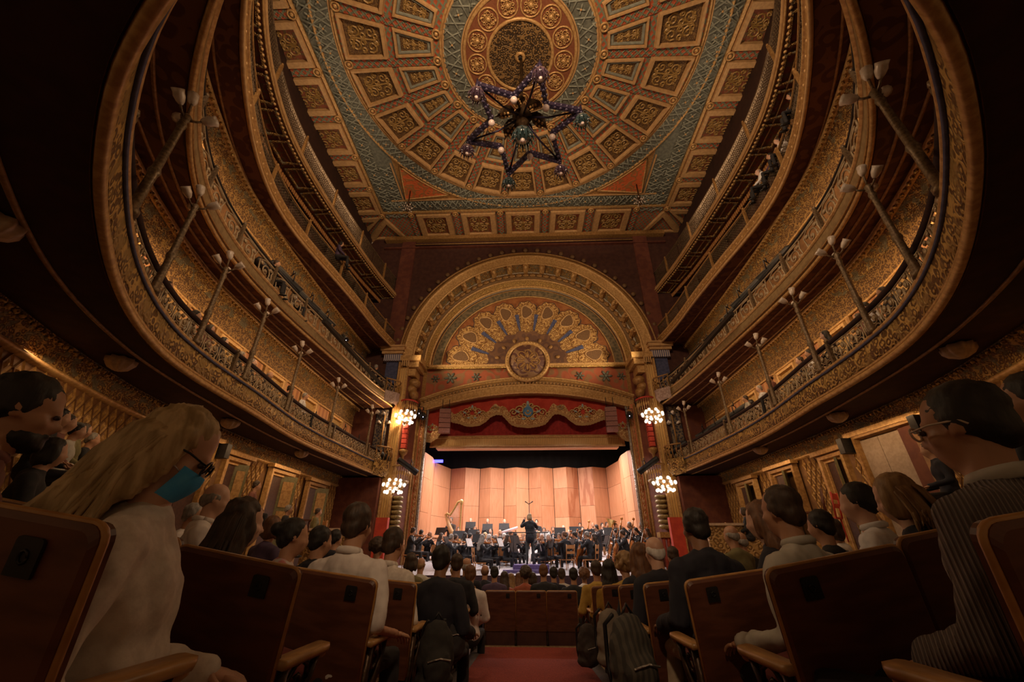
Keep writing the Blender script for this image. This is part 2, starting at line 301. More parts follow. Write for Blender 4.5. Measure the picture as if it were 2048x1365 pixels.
# ------------------------------------------------------------------ walls of the hall
half = W.n // 2
for side, i0, i1 in (('right', 0, half - 24), ('left', half + 25, W.n)):
    wl = ob('wall_' + side, sweep(W, [(0, -2.6), (0, 7.95), (.2, 7.95), (.2, -2.6)], False, i0, i1), WALLB, kind='structure')
    ob('upper_wall', sweep(W3, [(0, 8.0), (0, 14.6), (.2, 14.6)], False, i0, i1), MAROON_D, wl)
    # diamonds of the gilded lattice
    mb = MB(); mb.smooth = False
    dw, dh = .098, .172
    mb.v = [(-dw, 0, 0), (0, 0, dh), (dw, 0, 0), (0, 0, -dh)]
    k1, k2 = .78, .34
    for k, d in ((.86, -.022), (.62, -.006), (.4, -.008), (.12, -.03)): mb.v += [(x * k, d, z * k) for x, _, z in mb.v[:4]]
    for r in range(4):
        for j in range(4): mb.f.append((r * 4 + j, r * 4 + (j + 1) % 4, r * 4 + 4 + (j + 1) % 4, r * 4 + 4 + j))
    mb.f.append((16, 17, 18, 19)); mb.m = [1] * 4 + [0] * 4 + [1] * 4 + [0] * 5; mb.sm = [False] * len(mb.f)
    dia = mb.mesh('wall_diamond', (LATT, WALLB)); dv, df, dm = mb.v, mb.f, mb.m
    rest = MB(); cnt = 0; L = W.len; cells = []
    nd = int(L / 2 / .2) - 10
    DOORS = [(9.3, 10.1), (11.15, 12.3), (13.25, 14.4), (7.25, 8.64)]
    for c in range(nd):
        for st in (0, 1):
            d = .25 + (c + st * .5) * .2; p, nn = W.at(d if side == 'right' else L - d)
            for r in range(7):
                z = -.45 + (r + st * .5) * .36
                if z > 2.0: continue
                inb = any(a - .2 < p.y < b + .2 for a, b in DOORS)
                if inb and (z < 2.1): continue
                cells.append((hypot(p.x, p.y), p, nn, z))
    cells.sort(key=lambda q: q[0])
    for _, p, nn, z in cells:
        a = atan2(nn.y, nn.x) - pi / 2; M = Matrix.Translation((*(p), z)) @ Matrix.Rotation(a, 4, 'Z')
        if cnt < 280 and p.y > 2.6: ob('wall_diamond', dia, LATT, wl, (*p, z), a); cnt += 1
        elif p.y > 2.6: rest.M = M; rest.smooth = False; rest.add(dv, df); rest.m[-len(df):] = dm
    put(ob('wall_diamond_field', rest.mesh('wall_diamond_field', (LATT, WALLB)), LATT, wl), kind='stuff')
    # cornice under the first balcony and picture rail
    for nm, pr, m in (('cornice_band', [(0, 2.08), (-.03, 2.1), (-.05, 2.12), (-.05, 2.28), (-.09, 2.3), (-.12, 2.42)], GOLD_F), ('cornice_ledge', [(0, 2.02), (-.07, 2.04), (-.09, 2.08), (-.05, 2.11)], GOLD)):
        ob(nm, sweep(W, pr, False, i0, i1), m, wl)
    mb = MB()
    for k in range(int(L * .42 / .11)):
        p, nn = W.at(.1 + k * .11 if side == 'right' else L - .1 - k * .11); p = p - nn * .13; mb.ell((p.x, p.y, 2.36), (.035, .035, .035), 6, 4)
    put(ob('cornice_beads', mb, GOLD_B, wl), kind='stuff')
    # upper levels: cornice with zigzag band, beads, frieze, pilasters and panels
    for z0, z1 in ((2.9, 5.2), (5.6, 7.9)):
        ob('cornice_band', sweep(W, [(0, z1 - .33), (-.04, z1 - .32), (-.05, z1 - .17), (-.1, z1 - .16), (-.12, z1 - .12)], False, i0, i1), GOLD_F, wl)
        ob('cornice_molding', sweep(W, [(-.12, z1 - .12), (-.2, z1 - .1), (-.22, z1 - .04), (-.16, z1)], False, i0, i1), GOLD, wl)
        ob('frieze', sweep(W, [(-.005, z1 - .76), (-.02, z1 - .74), (-.02, z1 - .33)], False, i0, i1), FRIEZE, wl)
        ob('frieze_molding', rod(W, -.02, z1 - .77, .035, i0, i1), GOLD, wl)
        mb = MB()
        for k in range(int(L * .42 / .13)):
            p, nn = W.at(.1 + k * .13 if side == 'right' else L - .1 - k * .13); p = p - nn * .2; mb.ell((p.x, p.y, z1 - .13), (.035, .035, .04), 6, 4)
        put(ob('cornice_beads', mb, GOLD_B, wl), kind='stuff')
    PANEL = mat('terracotta_lattice_panel', (.3, .12, .05), (.42, .2, .08), .7, 0, 'weave', 1.5, .5, th=.75)
    for k in range(13):
        d = .5 + k * 1.05; p, nn = W.at(d if side == 'right' else L - d); a = atan2(nn.y, nn.x) - pi / 2
        if k % 2 == 0: o = ob('wall_panel', MB().box(-.42, .42, -.03, .02, 2.95, 4.38), PANEL, wl, (*p, 0), a)
        else:
            fr = MB(); fr.M = Matrix.Rotation(-pi / 2, 4, 'X') @ Matrix.Scale(-1, 4, (0, 1, 0)) if False else Matrix(((1, 0, 0, 0), (0, 0, -1, 0), (0, 1, 0, 0), (0, 0, 0, 1)))
            fr.frame([(-.45, 2.9), (.45, 2.9), (.45, 4.38), (-.45, 4.38)], [(-.33, 2.95), (.33, 2.95), (.33, 4.24), (-.33, 4.24)], 0, .1)
            o = ob('doorway_frame', fr, GOLD, wl, (*p, 0), a); ob('doorway_panel', MB().box(-.34, .34, -.02, .02, 2.95, 4.26), mat('dim_yellow_door', (.3, .17, .04), (.4, .24, .07), .6), o)
        p2, n2 = W.at(d + .52 if side == 'right' else L - d - .52)
        ob('pilaster', MB().box(-.06, .06, -.07, .02, 2.9, 4.4), GOLD_D, wl, (*p2, 0), atan2(n2.y, n2.x) - pi / 2)
# ------------------------------------------------------------------ doors of the stalls
DOORDK = mat('dark_door_paint', (.05, .02, .012), (.075, .032, .018), .5)
dn = 0
for s in (-1, 1):
    for (y0, y1, zt) in ((9.3, 10.1, 1.9), (11.15, 12.3, 1.93), (13.25, 14.4, 1.87)):
        dn += 1; x = 7.12 * s; yc = (y0 + y1) / 2; hw = (y1 - y0) / 2
        d = empty('door_%d' % dn, (x, yc, 0), -pi / 2 * s, kind='structure')       # local x along the wall, local -y into the hall
        fr = MB(); fr.M = Matrix(((1, 0, 0, 0), (0, 0, -1, 0), (0, 1, 0, 0), (0, 0, 0, 1)))
        zb = FZ(7, yc) + .02
        o_ = lambda e: [(-hw - e, zb), (hw + e, zb), (hw + e, zt + e), (-hw - e, zt + e)]
        fr.frame(o_(.06), o_(-.1), 0, .12); fr.frame(o_(-.08), o_(-.16), 0, .07)
        ob('door_frame', fr, GOLD if dn % 3 else GOLD_D, d)
        ob('door_lintel', MB().box(-hw - .12, hw + .12, -.2, 0, zt + .04, zt + .13), GOLD, d)
        ob('door_leaf', MB().box(-hw + .1, hw * .1, -.03, .02, zb, zt - .1), DOORDK, d)
        lf = ob('door_leaf', MB().box(0, hw * .8, -.03, .02, zb, zt - .1), mat('olive_door_paint', (.1, .085, .03), (.14, .12, .05), .5), d, (hw * .12, 0, 0), -.7)
        p = MB().box(.08, hw * .66, -.045, -.03, .2, .9); p.box(.08, hw * .66, -.045, -.03, 1.0, zt - .25); ob('door_panel', p, GOLD_D, lf)
    dn += 1; d = empty('door_%d' % dn, (7.0 * s, 7.95, 0), -pi / 2 * s + .05 * s, kind='structure')
    fr = MB(); fr.M = Matrix(((1, 0, 0, 0), (0, 0, -1, 0), (0, 1, 0, 0), (0, 0, 0, 1)))
    fr.frame([(-.76, -1.3), (.76, -1.3), (.76, 2.1), (-.76, 2.1)], [(-.64, -1.3), (.64, -1.3), (.64, 1.98), (-.64, 1.98)], 0, .12)
    ob('door_frame', fr, GOLD_D, d); ob('door_lintel', MB().box(-.9, .9, -.14, 0, 2.06, 2.16), GOLD, d)
    ob('door_curtain', MB().box(-.66, -.28, -.05, .0, -1.3, 1.98) if s < 0 else MB().box(.28, .66, -.05, 0, -1.3, 1.98), MAROON, d)
    BEIGE = mat('grey_beige_door', (.3, .22, .16), (.36, .27, .2), .6) if s > 0 else DOORDK
    for a, b in ((-.64, -.21), (-.2, .27)): ob('door_leaf', MB().box(a, b, -.03, .02, -1.3, 1.96) if s > 0 else MB().box(-b, -a, -.03, .02, -1.3, 1.96), BEIGE, d)
    ob('door_bracket', MB().box(-.92, -.78, -.3, 0, 1.75, 2.06), BLACK, d); ob('door_bracket', MB().box(.78, .92, -.3, 0, 1.75, 2.06), BLACK, d)
# ------------------------------------------------------------------ ornament meshes
def spiral(c, r0, r1, a0, turns, k=14, flip=1):
    return [(c[0] + (r0 + (r1 - r0) * i / k) * cos(a0 + flip * turns * 2 * pi * i / k), c[1] + (r0 + (r1 - r0) * i / k) * sin(a0 + flip * turns * 2 * pi * i / k)) for i in range(k + 1)]
XZ = Matrix(((1, 0, 0, 0), (0, 0, -1, 0), (0, 1, 0, 0), (0, 0, 0, 1)))      # draws (x, z) outlines standing up
def scroll_rail(w, h):                                   # wrought iron: lyre scrolls with leaves, frame bars
    m = MB(); m.M = XZ
    T = lambda P, r=.012: m.tube([(x, y, 0) for x, y in P], r, 4)
    for s in (-1, 1):
        T([(s * a, b) for a, b in spiral((w * .2, h * .66), h * .2, .02, pi * 1.2, 1.15, 16)])
        T([(s * a, b) for a, b in spiral((w * .22, h * .27), h * .18, .02, pi * .8, 1.1, 16, -1)])
        T([(s * w * .42, .03), (s * w * .36, h * .3), (s * w * .42, h * .55), (s * w * .3, h * .85), (s * w * .42, h - .03)])
        m.ell((s * w * .2, h * .66, 0), (.04, .055, .02), 6, 4); m.ell((s * w * .1, h * .2, 0), (.03, .06, .02), 6, 4); m.ell((s * w * .34, h * .86, 0), (.045, .03, .02), 6, 4)
    m.ell((0, h * .48, 0), (.035, .1, .02), 6, 4); m.ell((0, h * .82, 0), (.05, .035, .02), 6, 4); m.ell((0, h * .12, 0), (.05, .04, .02), 6, 4)
    T([(-w / 2, .02), (w / 2, .02)], .014); T([(-w / 2, h - .02), (w / 2, h - .02)], .014); T([(-w / 2, .02), (-w / 2, h - .02)], .014)
    return m
def rinceau_rail(w, h):                                  # cast scroll between two uprights
    m = MB(); m.M = XZ; T = lambda P, r=.02: m.tube([(x, y, 0) for x, y in P], r, 4)
    T(spiral((w * .03, h * .5), h * .4, .04, pi * 1.1, 1.5, 22)); T([(-w * .45, .05), (-w * .3, h * .3), (-w * .36, h * .75), (-w * .1, h * .92), (w * .3, h * .9)])
    T([(w * .45, h * .95), (w * .36, h * .6), (w * .42, h * .3), (w * .2, .06), (-.1 * w, .08)])
    for a, b in ((.03, .5), (-.22, .7), (.3, .3), (.28, .75), (-.25, .25)): m.ell((w * a, h * b, 0), (.07, .05, .03), 6, 4)
    m.box(-w / 2, w / 2, 0, .04, -.02, .02); m.box(-w / 2, w / 2, h - .04, h, -.02, .02)
    return m
def mesh_rail(w, h):
    m = MB(); m.M = XZ; k = int(h / .07)
    for i in range(k * 2):
        a = -w / 2 - h + i * (w + h) / (k * 2)
        for fl in (1, -1):
            x0, x1 = a, a + h; y0, y1 = 0, h
            if x0 < -w / 2: y0 += -w / 2 - x0; x0 = -w / 2
            if x1 > w / 2: y1 -= x1 - w / 2; x1 = w / 2
            if y1 - y0 < .03: continue
            m.tube([(fl * x0, y0, 0), (fl * x1, y1, 0)], .008, 3)
    m.box(-w / 2, w / 2, 0, .03, -.015, .015); m.box(-w / 2, w / 2, h - .03, h, -.015, .015)
    return m
def lattice_rail(w, h):
    m = MB(); m.M = XZ
    for i in range(1, 12): m.box(-w / 2 + w * i / 12 - .007, -w / 2 + w * i / 12 + .007, 0, h, -.008, .008)
    for i in range(1, 9): m.box(-w / 2, w / 2, h * i / 9 - .006, h * i / 9 + .006, -.008, .008)
    m.box(-w / 2, w / 2, 0, .03, -.015, .015); m.box(-w / 2, w / 2, h - .03, h, -.015, .015)
    return m
# ------------------------------------------------------------------ balconies
def along(path, step, first, fn, ymin=.5):
    k = 0
    while first + k * step < path.len / 2:
        for s in (0, 1):
            d = first + k * step; p, nn = path.at(d if s == 0 else path.len - d)
            if p.y > ymin: fn(k, 1 - 2 * s, p, nn, atan2(nn.y, nn.x) - pi / 2)
        k += 1
def balcony(label, path, zb, zt, wall, zfl, rail_mesh, rw, rh, railm, set_back, soff, fas, posts, pm, handm, molds):
    e = empty('balcony', (0, 16, zb), 0, label, 'balcony'); P = lambda nm, mb, m: ob(nm, mb, m, e, (0, -16, -zb))
    P('soffit', strip(path, .02, zb + .02, wall, -.1, zb + .02), soff)
    P('deck', strip(path, .03, zfl, wall, 0, zfl), MAROON_D)
    h = zt - zb
    P('fascia', sweep(path, [(.03, zb + h * .24), (.0, zb + h * .26), (.0, zb + h * .86), (.03, zb + h * .9)]), fas)
    P('fascia_backing', sweep(path, [(.05, zb), (.05, zfl)]), GOLD_D)
    for o, z, r, m in molds: P('molding', rod(path, o, zb + z * h, r), m)
    P('fascia_lip', sweep(path, [(.0, zt - .05), (-.035, zt - .03), (-.035, zt), (.2, zt), (.2, zt - .06)]), GOLD)
    rm = rail_mesh.mesh('railing_panel')
    def rp(k, s, p, nn, a):
        q = p + nn * set_back; o = ob('railing_panel', rm, railm, e, (q.x, q.y - 16, zt - zb), a)
    along(path, rw, rw * .5 + .05, rp)
    P('handrail', rod(path, set_back, zt + rh + .03, .045 if handm is VELVET else .028), handm)
    bal = MB(); bal.box(-.03, .03, -.035, .035, 0, rh + .03); bal.ell((0, 0, rh + .07), (.04, .04, .05), 6, 4); bm = bal.mesh('railing_post')
    along(path, posts, posts * .5 + .1, lambda k, s, p, nn, a: ob('railing_post', bm, pm, e, (*(p + nn * (set_back - .03) - Vector((0, 16))), h), a))
    for f in ((.25, .5, .78) if soff is SOFFIT else (.3,)):
        mb = MB(); mb.tube([(*(path.P[i] + path.N[i] * .05).lerp(wall.P[i], f), zb + .01) for i in range(path.n)], .025, 5); P('soffit_molding', mb, GOLD_D)
    return e
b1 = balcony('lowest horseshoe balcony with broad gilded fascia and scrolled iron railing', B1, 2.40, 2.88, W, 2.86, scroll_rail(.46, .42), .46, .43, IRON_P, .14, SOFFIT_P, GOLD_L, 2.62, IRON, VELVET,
             [(0, .06, .045, GOLD), (.0, .2, .02, GOLD), (-.01, .9, .022, BLUEP)])
ob('fascia_band', sweep(B1, [(-.015, 2.43), (.01, 2.46), (.01, 2.5), (-.01, 2.52)]), CREAM, b1, (0, -16, -2.4))
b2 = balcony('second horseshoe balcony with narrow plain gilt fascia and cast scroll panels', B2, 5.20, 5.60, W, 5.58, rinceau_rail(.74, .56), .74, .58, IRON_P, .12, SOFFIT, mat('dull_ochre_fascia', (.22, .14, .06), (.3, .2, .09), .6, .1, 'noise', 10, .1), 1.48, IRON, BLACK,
             [(0, .04, .04, GOLD), (-.01, .3, .02, GOLD_D)])
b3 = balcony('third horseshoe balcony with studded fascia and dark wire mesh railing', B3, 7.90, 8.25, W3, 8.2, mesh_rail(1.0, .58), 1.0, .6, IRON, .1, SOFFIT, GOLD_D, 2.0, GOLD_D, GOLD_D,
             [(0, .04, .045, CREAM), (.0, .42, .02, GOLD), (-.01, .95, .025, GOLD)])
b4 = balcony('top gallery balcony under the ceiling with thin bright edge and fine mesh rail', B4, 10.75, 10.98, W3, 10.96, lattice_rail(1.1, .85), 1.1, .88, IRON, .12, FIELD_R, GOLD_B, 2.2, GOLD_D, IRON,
             [(-.02, .5, .055, CREAM), (0, .1, .03, GOLD)])
st = MB().ell((0, 0, 0), (.035, .02, .035), 6, 4).mesh('stud')
along(B3, .3, .2, lambda k, s, p, nn, a: ob('stud', st, CREAM, b3, (p.x, p.y - 16, .22), a))
lam = MB(); lam.M = XZ
for k in range(5): lam.ell((-.2 + k * .1, -.14, 0), (.06, .12, .035), 6, 4)
lam = lam.mesh('lambrequin'); LAMB = mat('amber_plaster_lambrequin', (.3, .12, .03), (.42, .2, .06), .7)
along(B4, .5, .25, lambda k, s, p, nn, a: ob('lambrequin', lam, LAMB, b4, (*(p + nn * .75 - Vector((0, 16))), -.02), a))
sp = MB(); sp.frame([(-.42, -.3), (.42, -.3), (.42, .3), (-.42, .3)], [(-.34, -.22), (.34, -.22), (.34, .22), (-.34, .22)], 0, -.05)
sp = sp.mesh('soffit_panel')
along(B4, .95, .5, lambda k, s, p, nn, a: ob('soffit_panel', sp, GOLD_F, b4, (*(p + nn * .38 - Vector((0, 16))), .01), a))
bead = MB()
def _b(k, s, p, nn, a): bead.ell((*(p + nn * .09), 10.74), (.045, .045, .04), 6, 4)
along(B4, .14, .1, _b); put(ob('beading', bead, GOLD, b4, (0, -16, -10.75)), kind='stuff')
# bow-fronted ends of the first two balconies beside the stage
for s in (-1, 1):
    for e, zb, zt in ((b1, 2.4, 2.88), (b2, 5.2, 5.6)):
        m = MB(); R = [[(s * 5.62 - s * .42 * sin(pi * k / 10) * q, 14.85 + 1.05 * k / 10, z) for k in range(11)] for z, q in ((zb - .06, .7), (zb, .8), (zb + .1, 1), (zt - .05, 1), (zt, 1.06), (zt + .02, .6))]
        m.rings(R, False); ob('bow_front', m, GOLD_L if zb < 3 else mat('pale_mauve_plaster', (.3, .2, .17), (.4, .29, .25), .6, 0, 'lace', 8, .4), e, (0, -16, -zb))
        ob('bow_rail', MB().tube([(s * 5.62 - s * .42 * sin(pi * k / 10), 14.85 + 1.05 * k / 10, zt + .5) for k in range(11)], .03, 6), GOLD_D, e, (0, -16, -zb))
        m = MB()
        for k in range(11):
            x, y = s * 5.62 - s * .42 * sin(pi * k / 10), 14.85 + 1.05 * k / 10
            m.tube([(x, y, zt), (x - s * .03, y, zt + .25), (x, y, zt + .5)], .014, 4); m.ell((x - s * .03, y, zt + .3), (.03, .05, .08), 6, 4)
        ob('bow_baluster', m, GOLD_D, e, (0, -16, -zb), kind='stuff')
# lamp posts on the first balcony
def tulip(m, c, d, r=.075):
    q = Vector(d).to_track_quat('Z', 'Y').to_matrix().to_4x4(); M0 = m.M; m.M = M0 @ Matrix.Translation(c) @ q
    m.lathe([(.02, -.02), (r * .7, .01), (r, .06), (r * .95, .1), (r * 1.1, .14), (r * .8, .13), (r * .4, .05)], 10); m.M = M0
ordn = ['nearest the stage', 'second from the stage', 'third from the stage', 'fourth from the stage', 'fifth from the stage', 'sixth from the stage', 'seventh from the stage', 'eighth from the stage']
pole = MB(); pole.lathe([(.07, 0), (.07, .06), (.045, .1), (.045, .55), (.06, .6), (.042, .66), (.036, 1.3), (.05, 1.36), (.03, 1.42), (.06, 1.5), (.02, 1.55)], 8); pole = pole.mesh('lamp_pole')
arm = MB()
for k in range(3):
    a = k * 2 * pi / 3 + .5; arm.tube([(0, 0, 1.45), (.1 * cos(a), .1 * sin(a), 1.5), (.14 * cos(a), .14 * sin(a), 1.54)], .014, 5)
arm.tube([(0, 0, 1.5), (0, .02, 1.75)], .014, 5); arm = arm.mesh('lamp_arm')
shs = []
for k in range(3):
    a = k * 2 * pi / 3 + .5; m = MB(); tulip(m, (.14 * cos(a), .14 * sin(a), 1.55), (cos(a) * .8, sin(a) * .8, .7), .058); shs.append(m.mesh('glass_shade'))
m = MB(); tulip(m, (0, .02, 1.74), (0, .2, 1), .055); shs.append(m.mesh('glass_shade'))
def lamp(k, s, p, nn, a):
    e = empty('lamp_post', (p.x - nn.x * .0, p.y, 2.88), a, 'bronze four-shade lamp post on %s side of lowest balcony, %s' % ('right' if s > 0 else 'left', ordn[k]), 'lamp post', 'lamp posts on the lowest balcony')
    ob('lamp_pole', pole, IRON, e); ob('lamp_arm', arm, IRON, e)
    for q in shs: ob('glass_shade', q, FROST, e)
for k, d in enumerate((1.8, 4.5, 7.0, 9.0, 10.55, 12.1, 13.7)):
    for s in (1, -1): p, nn = B1.at(d if s > 0 else B1.len - d); lamp(k, s, p, nn, atan2(nn.y, nn.x) - pi / 2)
# shell shaped lamps on the first soffit
shl = MB(); shl.rings([[(.17 * r * cos(a) * (1 + .12 * cos(9 * a)), .17 * r * sin(a) * (1 + .12 * cos(9 * a)), -z) for a in [2 * pi * j / 36 for j in range(36)]] for r, z in ((1, 0), (.95, .07), (.7, .13), (.3, .17), (.05, .18))])
shl = shl.mesh('shade'); SHELL = mat('dim_cream_glass', (.5, .36, .24), (.6, .45, .3), .4)
for s in (-1, 1):
    for (x, y), wd in zip(((4.35, 2.3), (5.8, 5.0), (6.3, 8.1), (6.35, 11.2)), ('nearest the camera', 'second from the camera', 'third from the camera', 'furthest from the camera')):
        e = empty('soffit_lamp', (s * x, y, 2.42), 0, 'unlit cream glass shell lamp under %s side of lowest balcony, %s' % ('right' if s > 0 else 'left', wd), 'lamp', 'shell lamps under the lowest balcony')
        ob('shade', shl, SHELL, e, (0, 0, -.02)); ob('rosette', MB().lathe([(.07, -.03), (.09, 0)], 10), GOLD_D, e)
# ------------------------------------------------------------------ ceiling
CZ, CY = 14.6, 7.45
ceil = ob('ceiling', MB().box(-9, 9, -1, 16.3, CZ, CZ + .3), GOLD_D, kind='structure')
C = lambda nm, mb, m, loc=(0, 0, 0), rz=0, parent=None, **k: ob(nm, mb, m, parent or ceil, loc, rz, **k)
def disc(r0, r1, z, n=88):
    m = MB(); m.smooth = False
    if r0 == 0: m.add([(r1 * cos(2 * pi * k / n), r1 * sin(2 * pi * k / n), z) for k in range(n)], [tuple(range(n))])
    else: m.rings([[(r0 * cos(2 * pi * k / n), r0 * sin(2 * pi * k / n), z) for k in range(n)], [(r1 * cos(2 * pi * k / n), r1 * sin(2 * pi * k / n), z) for k in range(n)]], True, False)
    return m
def torus(R, r, n=88, k=6, sq=1):
    m = MB(); m.rings([[((R + r * cos(2 * pi * j / k)) * cos(2 * pi * i / n), (R + r * cos(2 * pi * j / k)) * sin(2 * pi * i / n), r * sq * sin(2 * pi * j / k)) for j in range(k)] for i in range(n + 1)], True, False); return m
cc = (0, CY, CZ - .01)
C('star_grille', disc(0, 1.05, -.005), STARG, cc)
for R, r in ((1.08, .06), (1.86, .06), (1.95, .03), (2.56, .04), (2.64, .05), (5.93, .06), (6.02, .03), (6.58, .06)): C('ring_molding', torus(R, r), GOLD if r > .04 else CREAM, cc)
C('medallion_band', disc(1.1, 1.85, -.01), mat('red_brown_ground', (.18, .05, .02), (.22, .08, .03), .7), cc)
C('star_band', disc(1.95, 2.55, -.01), TEAL, cc); C('lattice_band', disc(2.65, 5.92, -.01), WEAVE, cc); C('outer_band', disc(6.0, 6.58, -.01), TEAL, cc)
C('ceiling_boss', MB().lathe([(.16, 0), (.18, -.05), (.1, -.09), (.07, -.02)], 14), GOLD, cc); C('boss_hole', MB().lathe([(.065, -.09), (.06, -.1)], 10), BLACK, cc)
def scroll_relief(w, h, n, r=.02, z=-.03):
    """mirrored plaster scrolls inside a w x h field"""
    m = MB(); random.seed(n)
    for s in (-1, 1):
        for (cx, cy, q, t) in ((.24, .25, .2, 1), (.24, -.25, .2, -1), (.1, .02, .12, 1), (.36, .02, .1, -1), (.12, .38, .1, -1), (.12, -.38, .1, 1)):
            m.tube([(s * (a), b, z) for a, b in spiral((cx * w, cy * h), q * min(w, h), .03, pi * (.5 + t * .3), 1.4, 12, t)], r, 4, False)
        m.ell((s * .3 * w, .38 * h, z), (.06, .04, .025), 6, 3); m.ell((s * .3 * w, -.38 * h, z), (.06, .04, .025), 6, 3)
    m.tube([(0, -.4 * h, z), (0, .4 * h, z)], r, 4); m.ell((0, 0, z), (.07, .09, .04), 8, 4); m.ell((0, .33 * h, z), (.05, .05, .03), 6, 3); m.ell((0, -.33 * h, z), (.05, .05, .03), 6, 3)
    return m
# medallions of the scroll band
med = torus(.31, .028, 20, 5); med2 = scroll_relief(.46, .46, 3, .016, -.02); med.M = Matrix(); med.add(med2.v, med2.f); med = med.mesh('scroll_medallion')
for k in range(13): a = 2 * pi * k / 13; C('scroll_medallion', med, GOLD, (1.47 * sin(a), CY + 1.47 * cos(a), CZ - .03), -a)
def starmod(w, h):
    """four petalled star between crossed bars, raised"""
    m = MB(); z = -.035
    for s in (-1, 1):
        for u, v in (((-.5, -.5), (-.12, .5)), ((-.5, .5), (-.12, -.5)), ((-.5, .28), (-.3, .5)), ((-.5, -.28), (-.3, -.5))):
            m.tube([(s * u[0] * w, u[1] * h, z), (s * v[0] * w, v[1] * h, z)], .03, 4)
    for k in range(4):
        a = pi / 4 + k * pi / 2; m.ell((.1 * h * 1.6 * cos(a), .16 * h * sin(a), z), (.11 * h * 1.3, .06 * h, .03), 6, 4, Matrix.Rotation(a, 4, 'Z'))
    m.mi = 1; m.ell((0, 0, z - .02), (.04, .04, .03), 6, 4); return m
sm1 = starmod(.86, .54).mesh('star_ornament', (TEAL_L, CREAM)); sm2 = starmod(.74, .52).mesh('star_ornament', (TEAL_L, CREAM))
for k in range(16): a = 2 * pi * (k + .5) / 16; C('star_ornament', sm1, TEAL_L, (2.26 * sin(a), CY + 2.26 * cos(a), CZ), -a)
NO = 56
for k in range(NO):
    a = 2 * pi * (k + .5) / NO
    if abs(atan2(sin(a), cos(a))) < 2.0: C('star_ornament', sm2, TEAL_L, (6.3 * sin(a), CY + 6.3 * cos(a), CZ), -a)
SCR = mat('olive_gold_scroll', (.27, .16, .045), (.38, .23, .07), .5, .15, 'noise', 14)
# coffers between the ribs
NR = 22; da = 2 * pi / NR
def trap(r0, r1, hw0, hw1): return [(-hw0, r0), (hw0, r0), (hw1, r1), (-hw1, r1)]
wf = MB(); wf.frame(trap(2.84, 4.14, .25, .44), trap(2.96, 4.02, .17, .33), 0, -.13); wf = wf.mesh('coffer')
wt = MB(); wt.frame(trap(2.94, 4.04, .18, .34), trap(3.08, 3.92, .1, .23), 0, -.07); wt = wt.mesh('coffer_border')
wfi = MB(); wfi.smooth = False; wfi.add([(x, y, -.02) for x, y in trap(3.05, 3.95, .11, .24)], [(0, 1, 2, 3)]); s_ = scroll_relief(.32, .8, 5, .02, -.03); wfi.M = Matrix.Translation((0, 3.5, 0)); wfi.mi = 1; wfi.add(s_.v, s_.f); wfi = wfi.mesh('coffer_field', (FIELD, SCR))
sf = MB(); sf.frame(trap(4.36, 5.82, .5, .67), trap(4.54, 5.66, .4, .54), 0, -.15); sf = sf.mesh('coffer')
sfi = MB(); sfi.smooth = False; sfi.add([(x, y, -.02) for x, y in trap(4.54, 5.66, .41, .55)], [(0, 1, 2, 3)]); s_ = scroll_relief(.9, 1.0, 8, .03, -.035); sfi.M = Matrix.Translation((0, 5.1, 0)); sfi.mi = 1; sfi.add(s_.v, s_.f); sfi = sfi.mesh('coffer_field', (FIELD, SCR))
rib = MB(); rib.smooth = False
rib.rings([[(-.13, r, 0), (-.13, r, -.05), (.13, r, -.05), (.13, r, 0)] for r in (2.7, 5.9)], False)
for i in range(17):
    r = 2.8 + i * .19
    for s in (-1, 1): rib.tube([(-s * .12, r - .1, -.06), (s * .12, r + .1, -.06)], .018, 4)
rib = rib.mesh('lattice_rib'); ros = MB(); t_ = torus(.12, .035, 14, 5); ros.add(t_.v, t_.f); ros.ell((0, 0, 0), (.07, .07, .05), 8, 4); ros = ros.mesh('rosette')
for k in range(NR):
    a = k * da
    if abs(atan2(sin(a), cos(a))) < 2.1:
        M_ = (0, CY, CZ - .01)
        o = C('coffer', wf, CREAM, M_, -a); ob('coffer_border', wt, TEAL_L, o); ob('coffer_field', wfi, FIELD, o)
        o = C('coffer', sf, CREAM, M_, -a); ob('coffer_field', sfi, FIELD, o)
    a += da / 2
    if abs(atan2(sin(a), cos(a))) < 2.1:
        C('lattice_rib', rib, WEAVE, (0, CY, CZ - .01), -a)
        for r in (2.78, 5.8): C('rosette', ros, GOLD, (r * sin(a), CY + r * cos(a), CZ - .08), -a)
